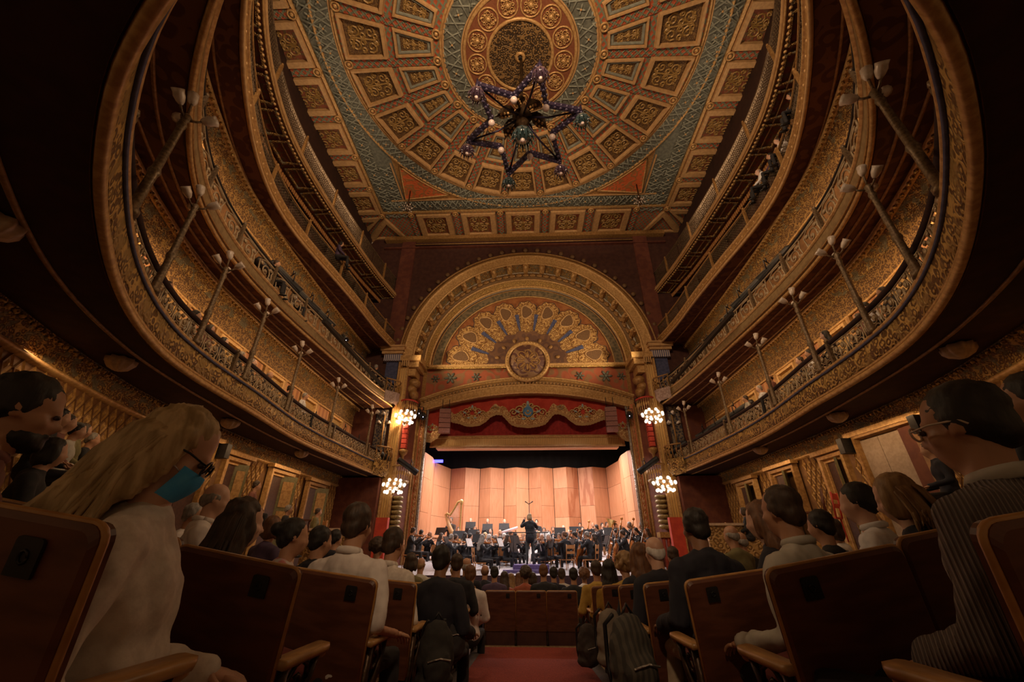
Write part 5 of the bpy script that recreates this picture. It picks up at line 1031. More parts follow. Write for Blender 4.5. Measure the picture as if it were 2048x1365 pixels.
# ------------------------------------------------------------------ chairs and stands of the orchestra
WOODC = mat('honey_wood', (.42, .18, .06), (.52, .24, .09), .45, 0, 'wood', 8, .05, (1, 1, 5))
CH = {}
m = MB(); m.box(-.2, .2, -.2, .2, .42, .45); CH['seat'] = m.mesh('seat')
m = MB(); m.box(-.19, .19, -.235, -.215, .62, .7); m.box(-.19, .19, -.25, -.23, .78, .9); m.tube([(-.18, -.2, .44), (-.18, -.25, .92)], .018, 5); m.tube([(.18, -.2, .44), (.18, -.25, .92)], .018, 5); CH['backrest'] = m.mesh('backrest')
m = MB(); m.tube([(0, 0, .43), (0, 0, 0)], [.018, .014], 5); LEG = m.mesh('leg')
m = MB(); m.add([], []); m.box(-.2, .2, -.2, .2, .42, .45); m.box(-.19, .19, -.25, -.23, .62, .9)
for a in (-.17, .17):
    for b in (-.17, .17): m.tube([(a, b, .43), (a, b, 0)], .015, 4)
CHAIR1 = m.mesh('orchestra_chair')
def chair(loc, yaw, full, label, group='orchestra chairs'):
    if not full: return ob('orchestra_chair', CHAIR1, WOODC, None, loc, yaw, label=label, cat='chair', group=group)
    e = empty('orchestra_chair', loc, yaw, label, 'chair', group); ob('seat', CH['seat'], WOODC, e); ob('backrest', CH['backrest'], WOODC, e)
    for a in (-.17, .17):
        for b in (-.17, .17): ob('leg', LEG, WOODC, e, (a, b, 0))
m = MB(); m.M = Matrix.Rotation(radians(-20), 4, 'X'); m.box(-.24, .24, -.01, .01, -.15, .15); m.box(-.24, .24, -.05, .01, -.16, -.145); DESK = m.mesh('desk')
m = MB(); m.tube([(0, .01, 0), (0, .01, -.98)], .013, 5); SHAFT = m.mesh('shaft')
m = MB()
for k in range(3): b = 2 * pi * k / 3; m.tube([(0, .01, -.9), (.24 * cos(b), .01 + .24 * sin(b), -1.05)], .012, 4)
FEET = m.mesh('tripod'); SHEET = MB(); SHEET.M = Matrix.Rotation(radians(-20), 4, 'X'); SHEET.box(-.22, .22, -.018, -.012, -.15, .14); SHEET = SHEET.mesh('sheet_music')
def stand(px, py, y, yaw, label, sheet=False):
    e = empty('music_stand', at_y(px, py, y), yaw, label, 'music stand', 'music stands'); ob('desk', DESK, BLACK, e); ob('shaft', SHAFT, BLACK, e); ob('tripod', FEET, BLACK, e)
    if sheet: ob('sheet_music', SHEET, WSHIRT, e)
# ------------------------------------------------------------------ orchestra
V0 = .024
F_VI = [figure('vi%d' % k, arms='violin', lean=.08, hyaw=.5, hpitch=.25, hair=h, fem=fm, vox=V0, jacket=j, seed=k) for k, (h, fm, j) in enumerate((('short', 0, 1), ('balding', 0, 1), ('long', 1, 0), ('crop', 0, 1)))]
F_VC = [figure('vc%d' % k, arms='cello', lean=.12, hpitch=.25, hair=h, fem=fm, vox=V0, jacket=not fm, seed=k, sleeve=s) for k, (h, fm, s) in enumerate((('short', 0, 1), ('wavy', 1, -.4)))]
F_WI = [figure('wi%d' % k, arms='wind', lean=.05, hpitch=.1, hair=h, fem=fm, vox=V0, jacket=not fm, seed=k) for k, (h, fm) in enumerate((('short', 0), ('balding', 0), ('bun', 1)))]
F_CB = figure('cb', sit=False, arms='bass', lean=.1, hpitch=.1, hair='short', vox=V0, jacket=1)
F_ST = figure('st', sit=False, arms='down', hpitch=.1, hair='balding', vox=V0, jacket=1); F_ST2 = figure('st2', sit=False, arms='wind', hpitch=.1, hair='short', vox=V0, jacket=1)
hk = list(HAIR)
def bow_in(M, wr, dirv, label):
    hold([('bow_stick', BOWS, BOWM), ('bow_hair', BOWH, HORSE)], 'bow', label, 'bow', 'string bows', M @ frame_of(wr, Vector(wr) + Vector(dirv)), None)
TAKEN = []
def room(P, gap):
    """is this place free of the people already seated"""
    return all(hypot(P[0] - q[0], P[1] - q[1]) > gap for q in TAKEN)
def musician(kind, px, py, y, yaw, hairc, v, where, full=False, skin=None):
    P = at_y(px, py, y); k = 0
    while not room(P, .5) and k < 12: y += .1; k += 1; P = at_y(px, py, y)
    TAKEN.append(P); fs = {'violin': F_VI, 'viola': F_VI, 'cello': F_VC, 'wind': F_WI, 'brass': F_WI, 'bass': [F_CB], 'percussion': [F_ST, F_ST2], 'harp': [F_ST2], 'tuba': F_WI}[kind]; f = fs[v % len(fs)]
    who = {'violin': 'violinist', 'viola': 'violist', 'cello': 'cellist', 'wind': 'woodwind player', 'brass': 'brass player', 'bass': 'double bassist', 'percussion': 'percussionist', 'harp': 'harpist', 'tuba': 'tuba player'}[kind]
    loc = seat_head(f, P, yaw, .97); sk = skin if skin is not None else SKIN[(int(px) * 7) % 2]; hn = hairc.replace('_', ' ')
    ex = [('shirt_front', WSHIRT), ('bow_tie', TAIL)] if (kind not in ('cello',) or v == 0) else []
    person(f, loc, yaw, '%s haired %s in black, %s' % (hn, who, where), sk, HAIR[hairc], TAIL, DTROU, .97, 'orchestra players', 'tailcoat', ex, name='person')
    M = figM(loc, yaw, .97); lb = ', %s' % where
    if kind in ('violin', 'viola'):
        a = f['nb'] + Vector((-.07, .07, .01)); b = f['wr'][1] + Vector((-.01, .05, .05)); hold(VIOLIN, 'violin', 'amber %s held by the player%s' % (kind, lb), 'violin', 'violins and violas', M @ frame_of(a, b, (-.2, 0, 1)), VARN)
        bow_in(M, f['wr'][0] + Vector((-.02, .06, .01)), (-.75, .12, .25), 'bow of the %s%s' % (who, lb))
    if kind == 'cello':
        hold(CELLO, 'cello', 'large amber cello leaning on the player%s' % lb, 'cello', 'cellos', M @ frame_of((.03, .5, .22), (-.12, .17, 1.32), (.25, 1, .3)), VARN)
        bow_in(M, f['wr'][0] + Vector((-.02, .08, 0)), (-.9, -.05, -.2), 'bow of the %s%s' % (who, lb))
    if kind == 'bass': hold(BASS, 'double_bass', 'tall orange double bass standing before the player%s' % lb, 'double bass', 'double basses', M @ frame_of((.0, .48, .12), (-.12, .3, 1.85), (.2, 1, .1)), VARN_O)
    if kind == 'wind': ob('clarinet', MB().tube([(0, 0, 0), (0, .03, -.1), (0, .24, -.5), (0, .27, -.56)], [.01, .014, .016, .03], 7), EBON, None, tuple(M @ (f['head'] + Vector((0, .11, -.08)))), yaw, label='black woodwind pipe of the player%s' % lb, cat='clarinet', group='woodwinds')
    if kind == 'brass':
        m = MB(); m.tube([(0, 0, 0), (0, .5, -.1)], .01, 6); m.tube([(0, .36, -.08), (0, .5, -.1), (0, .58, -.12)], [.012, .03, .075], 10); m.tube([(.02, .12, -.02), (.02, .1, -.12), (.02, .3, -.16), (.02, .34, -.06)], .009, 5)
        ob('trumpet', m, mat('brass', (.6, .42, .15), (.7, .5, .2), .25, .8), None, tuple(M @ (f['head'] + Vector((0, .11, -.07)))), yaw, label='brass horn of the player%s' % lb, cat='trumpet', group='brass instruments')
    if kind not in ('bass', 'percussion', 'harp'): chair(tuple(M @ Vector((0, 0, 0))), yaw, full, 'honey wooden chair under the %s%s' % (who, lb))
R_ = radians
rows = [  # kind, section words, yaw, [(px, py, depth, hair, variant)]
    ('violin', 'front violin desks', R_(-78), [(827, 1063, 16.3, 'dark_brown', 0), (903, 1076, 16.5, 'grey', 0), (965, 1077, 16.0, 'grey', 2)], True),
    ('violin', 'second violin row', R_(-95), [(843, 1067, 17.9, 'black', 0), (912, 1076, 17.1, 'dark_brown', 3), (931, 1073, 17.2, 'black', 2), (979, 1076, 17.0, 'white', 3), (992, 1076, 16.8, 'grey', 1)], False),
    ('violin', 'third violin row', R_(-115), [(860, 1070, 18.3, 'grey', 1), (883, 1073, 18.2, 'dark_brown', 2), (941, 1074, 18.0, 'black', 0), (957, 1069, 18.4, 'dark_brown', 3), (971, 1072, 18.2, 'blonde', 2)], False),
    ('violin', 'inner violin desks', R_(-140), [(1009, 1074, 17.4, 'white', 0), (1016, 1077, 16.9, 'dark_brown', 2), (1022, 1069, 18.4, 'auburn', 3), (1031, 1073, 17.6, 'black', 0)], False),
    ('viola', 'viola desks', R_(140), [(1084, 1076, 16.7, 'dark_brown', 1), (1097, 1075, 17.1, 'white', 2), (1118, 1074, 17.3, 'dark_brown', 0), (1095, 1067, 18.6, 'auburn', 3), (1078, 1070, 18.0, 'blonde', 2)], False),
    ('viola', 'front viola desk', R_(35), [(1128, 1071, 16.2, 'auburn', 3)], True),
    ('cello', 'front cello desk', R_(72), [(1173, 1071, 16.2, 'grey', 0), (1244, 1068, 16.6, 'dark_brown', 0)], True),
    ('cello', 'second cello desk', R_(95), [(1148, 1071, 17.6, 'black', 0), (1160, 1068, 17.6, 'black', 0), (1187, 1075, 16.6, 'dark_brown', 1), (1231, 1066, 17.5, 'black', 0)], False),
    ('cello', 'back cello desk', R_(100), [(1271, 1063, 17.0, 'black', 0), (1294, 1065, 16.3, 'dark_brown', 1)], False),
    ('bass', 'double bass row', R_(100), [(1192, 1056, 19.2, 'black', 0), (1258, 1051, 17.7, 'grey', 0), (1282, 1052, 16.8, 'black', 0)], False),
    ('wind', 'front woodwind row', R_(178), [(917, 1061, 19.3, 'dark_brown', 0), (950, 1060, 19.4, 'auburn', 2), (981, 1063, 19.3, 'black', 0), (1000, 1066, 19.0, 'grey', 1), (1046, 1072, 18.6, 'blonde', 2), (1088, 1062, 19.4, 'dark_brown', 0), (1106, 1060, 19.6, 'auburn', 2)], False),
    ('wind', 'back woodwind row', R_(180), [(1139, 1066, 19.4, 'grey', 1), (1127, 1057, 20.3, 'white', 1), (1165, 1060, 19.9, 'black', 0), (1160, 1052, 20.8, 'black', 0)], False),
    ('brass', 'brass row', R_(-165), [(1186, 1051, 20.9, 'grey', 1), (1205, 1052, 20.8, 'black', 0), (1232, 1053, 20.6, 'dark_brown', 0), (1243, 1053, 20.4, 'grey', 1)], False),
    ('tuba', 'brass row end', R_(-160), [(1214, 1050, 20.9, 'dark_brown', 0)], False),
    ('percussion', 'percussion row by the shell', R_(180), [(941, 1042, 21.3, 'grey', 0), (975, 1043, 21.3, 'grey', 0), (1009, 1044, 21.3, 'white', 0), (1073, 1045, 21.3, 'black', 1)], False),
    ('harp', 'harp', R_(170), [(902, 1041, 19.9, 'black', 0)], False)]
for kind, sec, yw, lst, full in rows:
    for i, (px, py, y, hc_, v) in enumerate(lst):
        where = ('standing by the gold harp' if kind == 'harp' else '%s of the %s from left' % (ordinal(i), sec)) if len(lst) > 1 or kind == 'harp' else 'at the ' + sec
        musician(kind, px, py, y, yw + .12 * sin(i * 2.3 + px), hc_, v, where, full)
SL = [(881, 1063, 19.0, 160, 0), (941, 1051, 20.6, 180, 0), (975, 1055, 20.6, 180, 0), (1008, 1054, 20.6, 180, 0), (917, 1070, 18.2, 180, 0), (947, 1067, 18.6, 180, 0), (893, 1082, 16.6, -100, 0), (938, 1086, 16.4, -110, 1), (1000, 1086, 16.0, -110, 1), (1027, 1096, 15.9, -120, 0), (1030, 1080, 16.6, -130, 0), (1100, 1088, 16.4, 120, 0), (1090, 1072, 17.6, 150, 1), (1121, 1095, 15.9, 60, 1), (1120, 1063, 19.0, 180, 0), (1143, 1087, 16.4, 110, 0), (1150, 1061, 19.2, 180, 0), (1178, 1067, 18.2, 170, 0), (1192, 1085, 16.3, 80, 0), (1213, 1080, 17.0, 100, 0), (1219, 1063, 19.0, 170, 0), (1239, 1064, 18.8, 170, 0), (1262, 1070, 17.3, 100, 0), (957, 1077, 17.3, 180, 0)]
SO = {q[0]: ordinal(j) for j, q in enumerate(sorted(SL))}
for px, py, y, yw, sh_ in SL:
    stand(px, py, y, R_(yw + 180), 'black music stand in the orchestra, %s counted from the left edge' % SO[px], sh_)
# tuba, harp, timpani, covered chimes
BRASS = mat('brass', (.6, .42, .15), (.7, .5, .2), .25, .8)
e = empty('tuba', at_y(1222, 1056, 20.6), 0, 'brass tuba with upturned bell among the back row players', 'tuba')
ob('bell', MB().tube([(-.05, 0, -.45), (-.04, 0, -.1), (0, 0, .12), (.03, 0, .26), (.05, 0, .32)], [.05, .07, .11, .2, .27], 14, False), BRASS, e); ob('tubing', MB().tube([(-.05, 0, -.4), (.12, 0, -.55), (.22, 0, -.35), (.2, 0, 0), (.1, 0, .02), (.08, .02, -.35)], .035, 7), BRASS, e)
for k in range(3): ob('valve', MB().lathe([(.018, -.3), (.018, -.05), (.025, -.03)], 8, (.12 + .05 * k, -.06, 0)), BRASS, e)
hp = at_y(902, 1088, 18.6); e = empty('harp', hp, R_(-10), 'tall gilded concert harp at the left of the orchestra', 'harp')
HARPG = mat('harp_gilding', (.62, .4, .14), (.72, .5, .2), .35, .4); ob('column', MB().lathe([(.08, 0), (.06, .1), (.035, .2), (.035, 1.45), (.07, 1.55), (.09, 1.65), (.05, 1.72)], 10, (.36, 0, 0)), HARPG, e)
ob('neck', MB().tube([(.36, 0, 1.66), (.2, 0, 1.62), (.02, 0, 1.3), (-.12, 0, 1.1), (-.25, 0, 1.16), (-.34, 0, 1.1)], [.05, .05, .045, .045, .05, .05], 8), HARPG, e)
ob('soundbox', MB().tube([(-.34, 0, 1.12), (-.05, 0, .5), (.28, 0, .06)], [.05, .1, .16], 8), mat('harp_soundbox', (.5, .26, .1), (.6, .33, .14), .4), e)
ob('pedal_base', MB().box(.1, .45, -.18, .18, 0, .1), HARPG, e); m = MB()
for k in range(14): t = k / 14; m.tube([(.3 - .52 * t, 0, 1.62 - .5 * t ** .8), (.22 - .45 * t, 0, .16 + .75 * t)], .004, 3)
ob('strings', m, mat('pale_string', (.6, .5, .4)), e, kind='stuff')
for k, px in enumerate((950, 978)):
    e = empty('timpani', at_y(px, 1072, 20.5), 0, 'copper kettle drum before the %s grey percussionist' % ('left' if k == 0 else 'middle'), 'drum', 'kettle drums'); ob('kettle', MB().lathe([(.05, -.5), (.2, -.45), (.31, -.2), (.33, 0), (.3, .005)], 18), mat('copper', (.5, .22, .1), (.58, .28, .13), .3, .7), e); ob('drumhead', MB().lathe([(.33, .0), (.32, .015), (.02, .016)], 18), WSHIRT, e)
    ob('stand', MB().tube([(-.25, 0, -.3), (-.28, 0, -.75)], .015, 5).tube([(.25, 0, -.3), (.28, 0, -.75)], .015, 5), BLACK, e)
e = empty('covered_chimes', at_y(1018, 1061, 20.2), 0, 'tilted row of pale pink covered chimes left of conductor', 'percussion'); PINKC = mat('pale_pink_cover', (.7, .5, .52), (.78, .58, .6), .6)
for k in range(7): m = MB(); m.M = Matrix.Rotation(-.28, 4, 'Y'); m.tube([(-.42, -.12 + .04 * k, .0), (.42, -.12 + .04 * k, 0)], .045, 7); ob('tube', m, PINKC, e)
ob('frame', MB().tube([(-.3, 0, 0), (-.3, 0, -.9)], .015, 5).tube([(.3, 0, 0), (.3, 0, -.9)], .015, 5), BLACK, e)
# conductor, podium, rail
pz = -.54; e = empty('podium', (.08, 16.05, pz), 0, 'low carpeted podium under the conductor lit violet along its front', 'podium')
VIO = mat('violet_lit_platform', (.10, .07, .2), (.14, .1, .26), .8); ob('platform', MB().box(-.62, .62, -.45, .45, -.2, 0), VIO, e); ob('front_step', MB().box(-.95, .95, -.75, -.47, -.24, -.14), VIO, e)  # violet stage light painted into the colour of the black platform
ob('guard_rail', MB().tube([(-.75, -.42, 1.0), (.62, -.42, 1.0)], .018, 6).tube([(-.6, -.42, 0), (-.6, -.42, 1.0)], .015, 5).tube([(.5, -.42, 0), (.5, -.42, 1.0)], .015, 5), BLACK, e)
fc = figure('conductor', sit=False, arms='conduct', lean=.1, hyaw=.35, hpitch=.25, hair='bob', vox=.016, jacket=1, seed=4)
person(fc, (.06, 16.0, pz), R_(4), 'conductor with long blond hair and black tailcoat standing on podium, arms raised', SKIN[1], HAIR['blonde'], TAIL, cloth('charcoal_trouser', (.05, .055, .055)), .93, None, 'tailcoat')
o = ob('baton', MB().tube([(0, 0, 0), (0, .3, .12)], [.008, .003], 5), WSHIRT, None, (.17, 16.3, .88), label='thin white baton in the conductor\'s right hand', cat='baton')
e = empty('microphone_stand', (.05, 17.3, SZ(17.3)), 0, 'slim stand with crossed microphones rising above the conductor', 'microphone'); ob('pole', MB().tube([(0, 0, 0), (0, 0, 2.1)], .012, 5), BLACK, e)
for s in (-1, 1): ob('microphone', MB().tube([(0, 0, 2.1), (s * .16, 0, 2.2)], [.012, .025], 6), BLACK, e)
# ------------------------------------------------------------------ seats of the stalls
SEATW = mat('dark_red_brown_seat_wood', (.085, .028, .014), (.13, .045, .022), .45, 0, 'wood', 6, .05, (1, 1, 4)); EDGEW = mat('worn_honey_edge', (.36, .17, .05), (.46, .24, .08), .4, 0, 'noise', 15); ARMW = mat('worn_honey_armrest', (.34, .18, .06), (.48, .27, .1), .35, 0, 'wood', 9, .05, (5, 1, 1))
def rrect(w, z0, z1, r, n=4): return [(-w, z0), (w, z0)] + [(w - r + r * cos(a), z1 - r + r * sin(a)) for a in [pi / 2 * k / n for k in range(n + 1)]] + [(-w + r + r * cos(a), z1 - r + r * sin(a)) for a in [pi / 2 + pi / 2 * k / n for k in range(n + 1)]]
SM = {}
TL = Matrix.Rotation(radians(9), 4, 'X')
def tilt(m): m.M = Matrix.Translation((0, .07, 0)) @ TL @ XZ
m = MB(); tilt(m); P_ = rrect(.258, .26, .85, .032); m.smooth = False
m.rings([[(x, z, .012 - .0 * x) for x, z in P_], [(x * .97, z if z < .5 else z - .012, .022) for x, z in P_]]); m.rings([[(x, z, -.02) for x, z in P_], [(x, z, .012) for x, z in P_]]); SM['back'] = m.mesh('backrest')
m = MB(); tilt(m); m.tube([(x, z, .002) for x, z in P_[1:]] + [(P_[0][0], P_[0][1], .002)], .0085, 6); SM['edge'] = m.mesh('edge_strip')
m = MB(); m.ell((0, .29, .44), (.23, .2, .055), 12, 7); SM['pan'] = m.mesh('seat_pan')
m = MB(); tilt(m); m.prism(rrect(.032, -.035, .035, .008, 2), .022, .027); m.tube([(.01 * cos(a), .012 * sin(a), .028) for a in [2 * pi * k / 8 for k in range(9)]], .003, 4); SM['plate'] = m.mesh('number_plate')
m = MB(); m.rings([[(x * q, y, z) for x, z in ((-.028, .535), (.028, .535), (.032, .55), (.027, .562), (-.027, .562), (-.032, .55))] for y, q in ((-.02, .9), (.0, 1), (.25, 1.05), (.29, 1.0), (.305, .7))]); m.ell((0, .28, .53), (.026, .028, .02), 8, 5); SM['arm'] = m.mesh('armrest')
m = MB(); m.tube([(0, .03, .54), (0, .05, .3), (0, .0, .12), (0, -.05, 0)], [.02, .024, .02, .026], 6); m.tube([(0, .25, .53), (0, .22, .42), (0, .16, .3), (0, .2, .12), (0, .26, 0)], [.016, .02, .024, .018, .022], 6); m.tube([(0, y, z) for y, z in spiral((.14, .46), .08, .02, 0, 1.3, 12)], .01, 4); m.box(-.012, .012, -.06, .3, 0, .03); SM['frame'] = m.mesh('iron_standard')
IRONS = mat('dark_cast_iron', (.03, .018, .012), (.07, .04, .022), .4, .6, 'noise', 20, .2); PADM = mat('dark_red_velvet', (.11, .015, .012), (.15, .022, .018), .9, 0, 'noise', 20)
def seat(loc, yaw, roll, arm, label, group, board=False):
    e = empty('theatre_seat', loc, yaw, label, 'seat', group); e.rotation_euler = (0, roll, yaw)
    ob('backrest', SM['back'], SEATW, e); ob('edge_strip', SM['edge'], EDGEW, e); ob('seat_pan', SM['pan'], PADM, e)
    if board: ob('kick_board', MB().box(-.262, .262, .02, .045, 0, .32), MAROON_D, e)
    px_ = .13 * (arm if arm else 1); p = Vector((px_, .07, .0)); ob('number_plate', SM['plate'], BLACK, e, (px_, -.125, .77))
    for s in ((-1, 1) if arm else (-1,)):
        ob('armrest', SM['arm'], ARMW, e, (s * .265, 0, 0)); ob('iron_standard', SM['frame'], IRONS, e, (s * .265, 0, 0))
RY = [.87, 1.68, 2.55, 3.45, 4.4, 5.35, 6.3, 7.25]
def seat_pos(s, k, i): x = .82 + .265 + .53 * i; y = RY[k] + .05 * i + .012 * i * i; return s * x, y
rown = ['nearest row', 'second row', 'third row', 'fourth row', 'fifth row', 'sixth row', 'seventh row', 'eighth row']
sn = ['on the aisle', 'second in from the aisle', 'third in from the aisle', 'fourth in from the aisle', 'fifth in from the aisle']
for s in (-1, 1):
    for k, y0 in enumerate(RY):
        for i in range(5 if k > 1 else 3):
            x, y = seat_pos(s, k, i); ro = -s * math.atan(dish(y)) * .95
            ro *= (.75, .85, .9)[min(k, 2)]; seat((x + s * .85 * sin(abs(ro)), y + .06, FZ(x, y) + (.1, .055, .03, .02, .01, .01, 0, 0)[k]), s * (.05 + .03 * i), ro, -s if i == 0 else 0, 'wooden theatre seat, %s block, %s, %s' % ('left' if s < 0 else 'right', rown[k], sn[i]), 'stalls seats')
for i in range(3): seat((-.5 + .53 * i + .0, 8.2, FZ(0, 8.2) - .06), 0, 0, 1, 'empty wooden seat across the end of aisle, %s of three' % ['left', 'middle', 'right'][i], 'seats across the aisle end', True)
ob('riser_aisle_end', MB().box(-.9, .9, 8.05, 8.6, -1.7, FZ(0, 8.2) - .06), mat('dark_red_carpet_step', (.13, .018, .014), (.2, .03, .02), .95, 0, 'noise', 60), label='red carpeted step under the three aisle end seats', cat='step')
# ------------------------------------------------------------------ the audience close to the camera
def headed(px, py, h, f, yaw, sc=1.0): return seat_head(f, at_h(px, py, h), yaw, sc)
def on_head(e, f, nm, mb, m, **k): o = ob(nm, mb, m, e); o.matrix_basis = f['H']; return o
def glasses(): 
    m = MB()
    for s in (-1, 1):
        m.tube([(s * .036 + .029 * cos(a), .105, .0 + .02 * sin(a)) for a in [2 * pi * k / 14 for k in range(15)]], .0035, 5); m.tube([(s * .066, .102, .004), (s * .08, .05, .008), (s * .083, -.02, .002), (s * .082, -.035, -.015)], .0032, 5)
    m.tube([(-.01, .108, .004), (.01, .108, .004)], .003, 4); return m
def eyes(e, f):
    for s in (-1, 1): m = MB(); m.ell((s * .032, .088, .0), (.012, .01, .009), 8, 6); on_head(e, f, 'eye', m, mat('dark_eye', (.05, .03, .025), rough=.2))
def strands(f, n, z0, z1, spread, seed, r=.008, back=.09):
    """separate locks of hair falling from the crown down the back"""
    rnd = random.Random(seed); m = MB(); H = f['H']
    for k in range(n):
        a = rnd.uniform(-1.9, 1.9); p0 = H @ Vector((.06 * sin(a), -.02 - .06 * cos(a) * .9, .1 - .03 * abs(sin(a)))); p1 = H @ Vector((.098 * sin(a), -.03 - .1 * max(0, cos(a)), 0)); L = rnd.uniform(z0, z1); w = rnd.uniform(-1, 1) * spread
        q = H @ Vector((.1 * sin(a), -.03 - .11 * max(.0, cos(a)), -.1)); P = [p0, p1, q]
        for t in (.35, .7, 1): P.append(q + Vector((w * t + .012 * sin(k + t * 6), -back * t * (.6 + .4 * cos(a)), -L * t)))
        m.tube(P, [r * .7, r * 1.2, r * 1.2, r, r * .8, r * .25], 4)
    return m.mesh('hair_lock')
CREAMC = cloth('cream_cardigan', (.6, .53, .47), (.7, .63, .56), pat='noise', scale=30, bump=.15); LINEN = cloth('pale_pinkish_shirt', (.64, .57, .54), (.72, .66, .62)); GREYSH = cloth('warm_grey_shirt', (.40, .37, .31), (.46, .43, .37)); RUST = cloth('rust_shirt', (.16, .06, .045), (.2, .075, .055))
RIBK = mat('ribbed_grey_knit', (.16, .13, .13), (.30, .26, .25), .9, 0, 'rib', 32, .8, (1, 1, .05), .5, .35, turn=radians(67)); NAVY = cloth('navy_jacket', (.012, .012, .02)); KHAKI = cloth('khaki_trouser', (.36, .29, .2)); MUST = cloth('mustard_sweater', (.34, .2, .03), (.42, .26, .05)); FLOR = cloth('floral_pink_blouse', (.42, .14, .13), (.5, .42, .38), pat='leaf', scale=14); OLIVE = cloth('olive_jumper', (.14, .12, .05)); PLUM = cloth('plum_shirt', (.06, .035, .07)); REDT = cloth('brick_red_top', (.28, .07, .035))
NV = .013
def near(key, px, py, h, yaw, label, skin, hairc, top, tr=None, sc=1.0, tn='shirt', collar=None, dz=0, **kw):
    f = figure(key, vox=kw.pop('vox', NV), **kw); l = headed(px, py, h, f, yaw, sc); TAKEN.append(at_h(px, py, h)); e = person(f, l, yaw, label, skin, HAIR[hairc] if hairc else None, top, tr, sc, None, tn, (), collar); return e, f
# woman with long ash blonde hair and blue mask
e, f = near('w1', 352, 902, 176, R_(-58), 'woman with long ash blonde hair, glasses and blue face mask looking down, near left', SKIN[1], 'ash_blonde', CREAMC, CREAMC, 1.0, 'cardigan', None, arms='rest', lean=-.12, hpitch=.5, hair='long', fem=1, hroll=0, seed=3, wide=1.08)
on_head(e, f, 'glasses', glasses(), mat('black_plastic', (.01, .01, .01), rough=.25)); eyes(e, f)
m = MB(); m.rings([[(.062 * q * sin(a), .034 + (.076 * q2) * cos(a), z) for a in [-1.25 + 2.5 * k / 12 for k in range(13)]] for z, q, q2 in ((-.022, 1.02, 1.12), (-.045, 1.06, 1.2), (-.07, 1.04, 1.12), (-.1, .9, .95), (-.128, .6, .7))], False)
on_head(e, f, 'face_mask', m, mat('sky_blue_mask', (.07, .42, .95), (.1, .5, 1), .8)); 
for s in (-1, 1): m = MB(); m.tube([(s * .058, .062, -.04), (s * .078, .02, -.03), (s * .084, -.02, -.015)], .002, 4); on_head(e, f, 'mask_loop', m, WSHIRT)
ob('hair_lock', strands(f, 150, .25, .42, .08, 5, .008, .12), HAIR['ash_blonde'], e)
# bearded man at the left edge
e, f = near('m1', 48, 822, 150, R_(-42), 'bearded man with swept dark hair and rust shirt at far left', SKIN[0], 'black', RUST, DTROU, 1.0, 'shirt', RUST, lean=.05, hpitch=.18, hair='short', seed=8); eyes(e, f)
m = MB(); m.ell((0, .04, -.085), (.06, .066, .045), 12, 7); m.ell((0, .068, -.1), (.038, .042, .034), 10, 6); m.ell((0, .1, -.058), (.026, .012, .007), 8, 5); on_head(e, f, 'beard', voxel(m, .01, 2, amp=.004, freq=60), HAIR['black'])
# ribbed sweater man on the right
e, f = near('m2', 1928, 852, 176, R_(26), 'man in ribbed grey sweater with clear glasses and dark cropped hair, near right', SKIN[0], 'black', RIBK, DTROU, 1.0, 'sweater', cloth('pale_collar', (.42, .4, .36)), arms='lap', lean=-.24, hpitch=.08, hair='crop', seed=11, wide=1.2); on_head(e, f, 'glasses', glasses(), mat('clear_acrylic', (.6, .5, .42), rough=.15)); eyes(e, f)
e, f = near('m3', 2062, 800, 120, R_(35), 'dark haired man cut off by the right picture edge', SKIN[0], 'black', NAVY, None, .95, 'jacket', None, hair='short', seed=12, vox=.018)
# left block, on the aisle side
e, f = near('m4', 716, 1050, 82, R_(-14), 'tall dark haired man in pale wrinkled shirt, left aisle seat of third row', SKIN[0], 'dark_brown', LINEN, DTROU, 1.0, 'shirt', LINEN, arms='rest', hpitch=.1, hair='short', seed=13, wide=1.06, sleeve=-.15)
e, f = near('m5', 788, 1088, 62, R_(-20), 'dark haired man in cream shirt, left aisle seat of fourth row', SKIN[0], 'dark_brown', CREAMC, DTROU, 1.0, 'shirt', CREAMC, arms='rest', hpitch=.12, hair='crop', seed=14, sleeve=.2)
e, f = near('w2', 488, 1045, 92, R_(-38), 'woman with long wavy dark brown hair and pale top, second row left', SKIN[1], 'dark_brown', LINEN, DTROU, 1.0, 'blouse', None, hpitch=.12, hair='wavy', fem=1, seed=15, arms='lap'); ob('hair_lock', strands(f, 90, .15, .3, .07, 6, .01, .06), HAIR['dark_brown'], e)
e, f = near('m6', 432, 1000, 64, R_(-50), 'balding grey haired man in pale shirt beyond the masked woman', SKIN[1], 'grey', LINEN, None, 1.0, 'shirt', LINEN, hpitch=.15, hair='balding', seed=16, vox=.016)
e, f = near('w3', 588, 1074, 70, R_(-55), 'woman with dark hair in a bun and floral pink blouse', SKIN[0], 'black', FLOR, None, 1.0, 'blouse', None, hpitch=.1, hair='bun', fem=1, seed=17, vox=.016)
e, f = near('b1', 642, 1083, 60, R_(-34), 'dark haired boy between the bun haired woman and the pale shirted man', SKIN[0], 'black', NAVY, None, .95, 'shirt', None, hpitch=.08, hair='short', seed=18, vox=.016)
e, f = near('m7', 884, 1121, 55, R_(-12), 'man with thick black hair and black jacket, left aisle seat of fifth row', SKIN[2], 'black', NAVY, None, 1.0, 'jacket', None, hair='short', jacket=1, seed=19, arms='rest', vox=.018)
